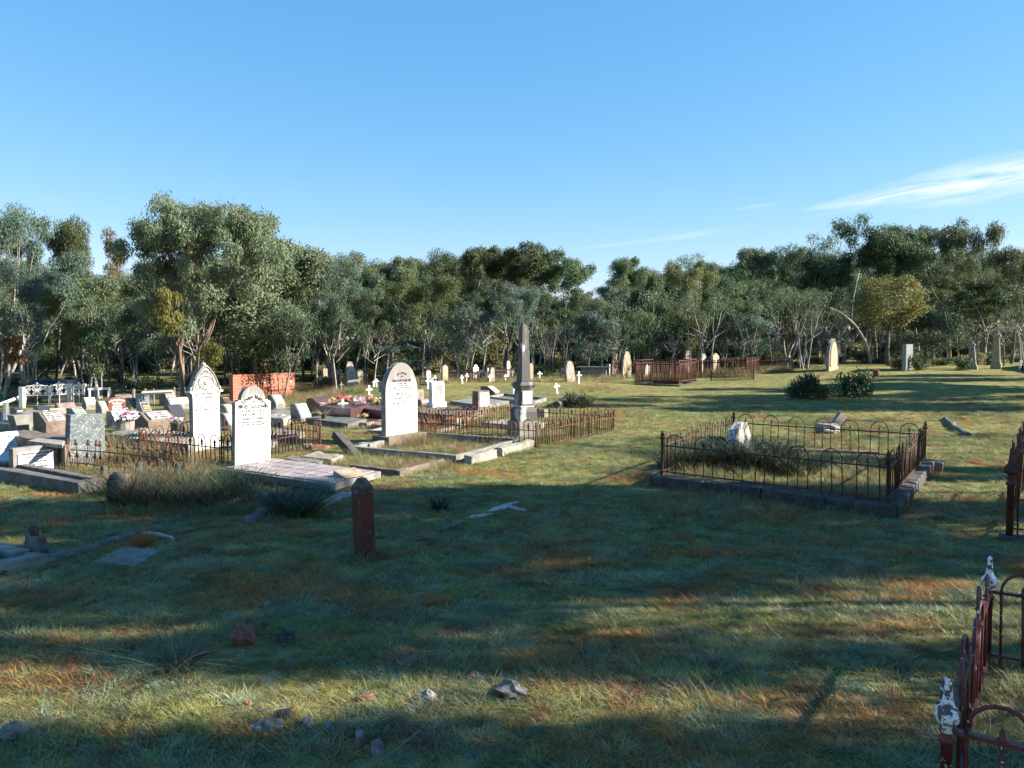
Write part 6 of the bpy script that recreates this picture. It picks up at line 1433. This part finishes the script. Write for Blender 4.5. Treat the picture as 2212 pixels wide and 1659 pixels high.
# ================================================================== tussocks, weeds and bushes
def tussock(px, n, rad, h, w_, mat, label, cat='grass tuft', seed=1, spread_=.6, bend=.5, name='grass_tussock', seg=4, extra=None):
    p = G(*px); p.z = gh(p.x, p.y); rs = np.random.RandomState(seed); th = thing(name, label, cat, p)
    obj('blades', clump('blades', rs, n, rad, h, w_, mat, bend=bend, seg=seg, spreadang=spread_), th)
    if extra: obj('seed_stalks', clump('seed_stalks', rs, extra[0], rad * .6, extra[1], .007, straw_m, bend=.8, seg=5, spreadang=.5), th)
    return th
tussock((640, 1112), 420, .20, .48, .010, flax_m, 'dark tussock leaning by the grey log, left of the red timber post', seed=2, spread_=.9)
tussock((600, 1098), 90, .06, .50, .011, flax_m, 'thin fan of dark blades left of the dark tussock by the grey log', seed=9, spread_=1.0)
tussock((950, 1103), 130, .07, .36, .008, flax_m, 'small upright dark tussock right of the red timber post', seed=3, spread_=.5)
tussock((385, 1448), 80, .08, .38, .009, flax_m, 'drooping dark tussock in the left foreground', seed=4, spread_=1.1, bend=1.1, seg=6, extra=(8, .5))
tussock((308, 1180), 260, .08, .24, .004, leafmat('orange_dry_blades', (.38, .16, .05), (.28, .12, .045)), 'bright orange dry grass tuft behind the long log', seed=5, spread_=.45, bend=.3)
tussock((2010, 1030), 60, .10, .40, .007, straw_m, 'thin straw-coloured weed at the right back corner of the plinth', seed=6, spread_=.6, bend=.4)
tussock((1590, 985), 14, .08, .9, .006, straw_m, 'tall arching seed stalks rising behind the right-hand hoop fence', seed=16, spread_=.35, bend=.6, seg=6)
for i, (u, v, h) in enumerate(((1470, 1035, .42), (1500, 1032, .38), (1535, 1035, .36), (1570, 1035, .34), (1600, 1030, .40), (1640, 1040, .46), (1668, 1042, .48), (1695, 1048, .36), (1450, 1015, .36), (1560, 1010, .32), (1735, 1052, .28), (1940, 1040, .22))):
    tussock((u, v), 260, .17, h * 1.40, .013, flax_m, ['dark tussock inside the right-hand hoop fence, ' + q_ for q_ in ('at its front left corner', 'second from the left front corner', 'third from the left along the front', 'in front of the leaning white stone', 'just right of the leaning white stone', 'fifth hoop from the right', 'tallest along the front', 'near the middle hoop', 'behind the left corner', 'beside the dark mossy stone', 'low, near the fourth hoop', 'thin, at the right corner post')][i], seed=20 + i, spread_=.45)['group'] = 'dark tussocks inside the right-hand fence'
# big tussock patch, left
for i in range(26):
    u = 262 + (i % 13) * 22 + random.uniform(-8, 8); v = 1066 + (i // 13) * 28 + random.uniform(-6, 6) - max(0, (u - 430)) * .08
    tussock((u, v), 150, .17, random.uniform(.38, .58), .008, [brownweed_m, flax_m, straw_m, flax_m][(i * 7) % 4] if u < 430 else flax_m, '%s tussock in the %s row, %s part of the big grass clump at the left' % ('brown' if u < 430 and (i * 7) % 4 in (0, 2) else 'dark', 'front' if i > 12 else 'back', ['leftmost', 'left', 'middle', 'right', 'rightmost'][min(4, (i % 13) * 5 // 13)]), seed=50 + i, spread_=.6)['group'] = 'tussocks in the big clump at the left'
# weeds: stuff
rs0 = np.random.RandomState(7)
WD = {'brown': [clump('weed', rs0, 34, .14, .42, .007, brownweed_m, bend=.35, seg=3, spreadang=.5), clump('weed', rs0, 22, .12, .36, .006, straw_m, bend=.5, seg=3, spreadang=.5), clump('weed', rs0, 20, .12, .30, .008, grass_m, bend=.4, seg=3, spreadang=.5)],
      'green': [clump('weed', rs0, 30, .12, .30, .009, greenweed_m, bend=.4, seg=3, spreadang=.5), clump('weed', rs0, 22, .12, .36, .006, brownweed_m, bend=.5, seg=3, spreadang=.5)],
      'long': [clump('weed', rs0, 30, .12, .16, .006, grass_m, bend=.5, seg=3, spreadang=.6), clump('weed', rs0, 16, .12, .22, .004, straw_m, bend=.6, seg=3, spreadang=.6)]}
def weeds(name, label, cat, kind, regs):
    pts = []
    for u0, u1, v0, v1, n, sc in regs:
        for i in range(n):
            p = G(random.uniform(u0, u1), random.uniform(v0, v1)); pts.append((p.x, p.y, gh(p.x, p.y), sc * random.uniform(.6, 1.25), random.uniform(0, 6.28), random.uniform(-.15, .15), random.uniform(-.15, .15), random.randrange(len(WD[kind]))))
    scatter(name, pts, WD[kind], label, cat)
weeds('brown_weeds', 'tall brown dry weeds around the slate headstone, fences and far graves', 'weeds', 'brown', [(232, 400, 962, 1004, 260, 1.0), (100, 230, 1000, 1032, 60, .5), (400, 480, 965, 1003, 60, .35), (20, 210, 1012, 1036, 90, .35), (240, 470, 1010, 1045, 110, .7), (612, 735, 836, 866, 330, 1.25), (680, 800, 838, 848, 120, 1.2), (905, 965, 940, 962, 45, .8), (880, 910, 948, 968, 30, .9), (905, 1320, 812, 828, 420, .9), (830, 905, 820, 850, 80, .9),
        (1300, 1345, 812, 822, 60, 1.0), (1503, 1630, 808, 816, 200, 1.5), (1630, 1710, 800, 806, 140, 1.2), (1380, 1500, 816, 824, 150, 1.2), (1255, 1330, 838, 850, 60, .8), (1745, 1800, 793, 800, 50, .8), (-20, 500, 835, 850, 260, 1.2), (1060, 1330, 938, 962, 30, .3), (520, 700, 925, 985, 50, .45), (1010, 1155, 925, 945, 70, .45)])
weeds('green_weeds', 'bright green weeds inside the black railings and by the far headstones', 'weeds', 'green', [(738, 792, 838, 850, 90, 1.0), (1158, 1186, 804, 812, 50, 1.8), (700, 735, 845, 866, 25, .8), (1208, 1225, 804, 812, 25, 1.2)])
TW = [MB().tube([(-.09, 0, .01), (-.02, .015, .022), (.05, .0, .014), (.11, .03, .02)], [.003, .0025, .002, .001], 4).mesh('twig', wood_g), MB().tube([(-.05, 0, .008), (.0, -.012, .02), (.06, .01, .01)], [.003, .0025, .001], 4).tube([(0, -.012, .02), (.03, -.04, .03)], [.002, .001], 3).mesh('twig', lichenwood), clump('dead_leaves', np.random.RandomState(5), 9, .09, .05, .014, leaf_rusty, bend=1.2, seg=2, spreadang=1.6)]
pts = []
for i in range(900):
    y = random.uniform(3, 14); x = random.uniform(-.68, .68) * y
    if mnoise.noise(Vector((x * .7, y * .7, 17))) < -.05: continue
    pts.append((x, y, terr(x, y) + .012, random.uniform(.4, 1.0), random.uniform(0, 6.28), random.uniform(-.2, .2), random.uniform(-.2, .2), random.choice([0, 1, 2, 2, 2])))
scatter('leaf_litter', pts, TW, 'scattered twigs and fallen gum leaves lying in the foreground grass', 'leaf litter')
weeds('long_grass', 'longer grass inside the kerbed plots and around posts and stones', 'grass', 'long', [(770, 1120, 950, 985, 260, 1.0), (640, 960, 985, 1015, 200, 1.0), (1480, 1980, 960, 1060, 420, 1.2), (450, 720, 1060, 1120, 160, 1.0), (200, 520, 1090, 1112, 120, 1.0), (765, 830, 1190, 1215, 26, .8), (1390, 1960, 1068, 1122, 320, .95), (1420, 1990, 1020, 1085, 160, .7), (2060, 2212, 1200, 1400, 50, .55), (2060, 2230, 1420, 1640, 80, .6), (930, 1340, 925, 975, 160, .7), (840, 1000, 990, 1022, 60, .9), (300, 480, 940, 1010, 120, 1.0)])
# bushes
th = shrub_at(zt(G(1245, 880)), 1.0, .55, 1, 'dark bush with a burnt stump behind the corner of the obelisk fence')
tussock((1262, 880), 160, .16, .62, .014, flax_m, 'spiky dark grass fan right of the burnt stump', seed=71, spread_=.7)
log([(1204, 882), (1232, 872), (1250, 862)], .17, lichenwood, 'burnt black log leaning up into the dark bush', h=.12)
for (u, v, w_, h_, lab, kk) in ((1738, 862, 1.5, 1.1, 'dark green shrub, left of the pair in the shaded grass', 1), (1838, 858, 1.55, 1.15, 'dark green shrub, right of the pair in the shaded grass', 1), (1785, 862, 1.2, .7, 'lower shrub between the pair in shaded grass', 2), (1720, 855, .9, .8, 'thin shrub at the left end of the shaded shrubs', 1), (1862, 856, 1.0, .7, 'low dark shrub at the right end of the shaded shrubs', 1),
        (1981, 800, 1.2, 1.1, 'dark bush at the right foot of the square-topped grey headstone', 1), (1936, 797, 1.2, .8, 'yellowish bush left of the square-topped grey headstone', 3), (2082, 800, 1.1, .8, 'dark bush at the foot of the leaning monument', 1), (1170, 812, 1.6, .8, 'rounded green bush among the small crosses', 2), (2125, 788, 1.4, .9, 'green bush between the monuments at the far right', 1), (190, 838, 1.8, 1.6, 'yellow-green bush behind the narrow white gate', 3)):
    shrub_at(zt(G(u, v)), w_, h_, kk, lab)

# ================================================================== turf: blades scattered over the near ground
rs1 = np.random.RandomState(99)
GR = [clump('turf', rs1, 44, .075, .040, .0046, grass_m, bend=.7, seg=2, spreadang=.9), clump('turf', rs1, 36, .075, .036, .0046, grass_m, bend=.9, seg=2, spreadang=1.1), clump('turf', rs1, 26, .055, .062, .0042, grass_m, bend=.8, seg=3, spreadang=.7), clump('turf', rs1, 9, .06, .12, .0035, straw_m, bend=.5, seg=2, spreadang=.8)]
ex = []
for o_ in COL.objects:
    if o_.get('category') in ('grave slab', 'plinth') and o_.type == 'EMPTY':
        for c_ in o_.children:
            if c_.name.startswith('slab'): ex.append([Vector((v_.co.x + o_.location.x, v_.co.y + o_.location.y)) for v_ in c_.data.vertices[4:8]])
pts = []
def zone(y0, y1, dens, sc, var_w):
    n = int((y1 - y0) * .72 * (y0 + y1) * dens)
    ys = np.sqrt(rs1.uniform(y0 ** 2, y1 ** 2, n)); xs_ = rs1.uniform(-.72, .72, n) * ys
    for x, y in zip(xs_, ys):
        if y > 9 and any(inside(x, y, q) for q in ex if abs(q[0].x - x) < 4 and abs(q[0].y - y) < 4): continue
        tall = mnoise.noise(Vector((x * .9, y * .9, 9))); 
        if mnoise.noise(Vector((x * 1.1 + 30, y * 1.1, 4))) > .33 and rs1.rand() < .8: continue
        pts.append((x, y, gh(x, y), sc * (1 + .55 * tall) * rs1.uniform(.7, 1.25), rs1.uniform(0, 6.28), rs1.normal() * .12, rs1.normal() * .12, rs1.choice(4, p=var_w)))
zone(2.8, 6.5, 420, 1.0, [.42, .33, .19, .06]); zone(6.5, 11, 240, 1.1, [.42, .36, .17, .05]); zone(11, 18, 95, 1.3, [.45, .4, .12, .03]); zone(18, 30, 24, 1.7, [.45, .44, .08, .03])
GR += [clump('turf', rs1, 44, .07, .048, .0050, frost_m, bend=.8, seg=2, spreadang=.9), clump('turf', rs1, 44, .075, .050, .0048, rustgrass_m, bend=.6, seg=2, spreadang=.9), clump('turf', rs1, 42, .07, .046, .0050, greengrass_m, bend=.8, seg=2, spreadang=.9)]
def tufts(y0, y1, n, sc):
    for i in range(n):
        y = math.sqrt(random.uniform(y0 * y0, y1 * y1)); x = random.uniform(-.72, .72) * y
        a_ = mnoise.noise(Vector((x * 1.5, y * 2.2, 50))); b_ = mnoise.noise(Vector((x * .8, y * 1.3, 80))); c_ = mnoise.noise(Vector((x * 1.2, y * 1.8, 120)))
        k_ = 4 if a_ > (.17 if y < 11 else .36) else 5 if b_ > (.07 if y < 11 else .26) else 6 if c_ > (.12 if y < 11 else .0) else None
        if k_ is None or (y > 9 and any(inside(x, y, q) for q in ex if abs(q[0].x - x) < 4 and abs(q[0].y - y) < 4)): continue
        pts.append((x, y, gh(x, y), sc * random.uniform(.55, 1.5), random.uniform(0, 6.28), random.gauss(0, .12), random.gauss(0, .12), k_))
tufts(2.8, 8, 9000, 1.0); tufts(8, 16, 9000, 1.25); tufts(16, 30, 6000, 1.6)
scatter('grass', pts, GR, 'short frosty green and rust-coloured turf covering the cemetery', 'grass')
print('turf clumps', len(pts))
tot = sum(len(o_.data.polygons) for o_ in COL.objects if o_.type == 'MESH'); print('objects', len(COL.objects), 'polys', tot)

for o_ in COL.objects:
    l_ = o_.get('label')
    if l_ and len(l_.split()) > 16: print('LONG', l_)
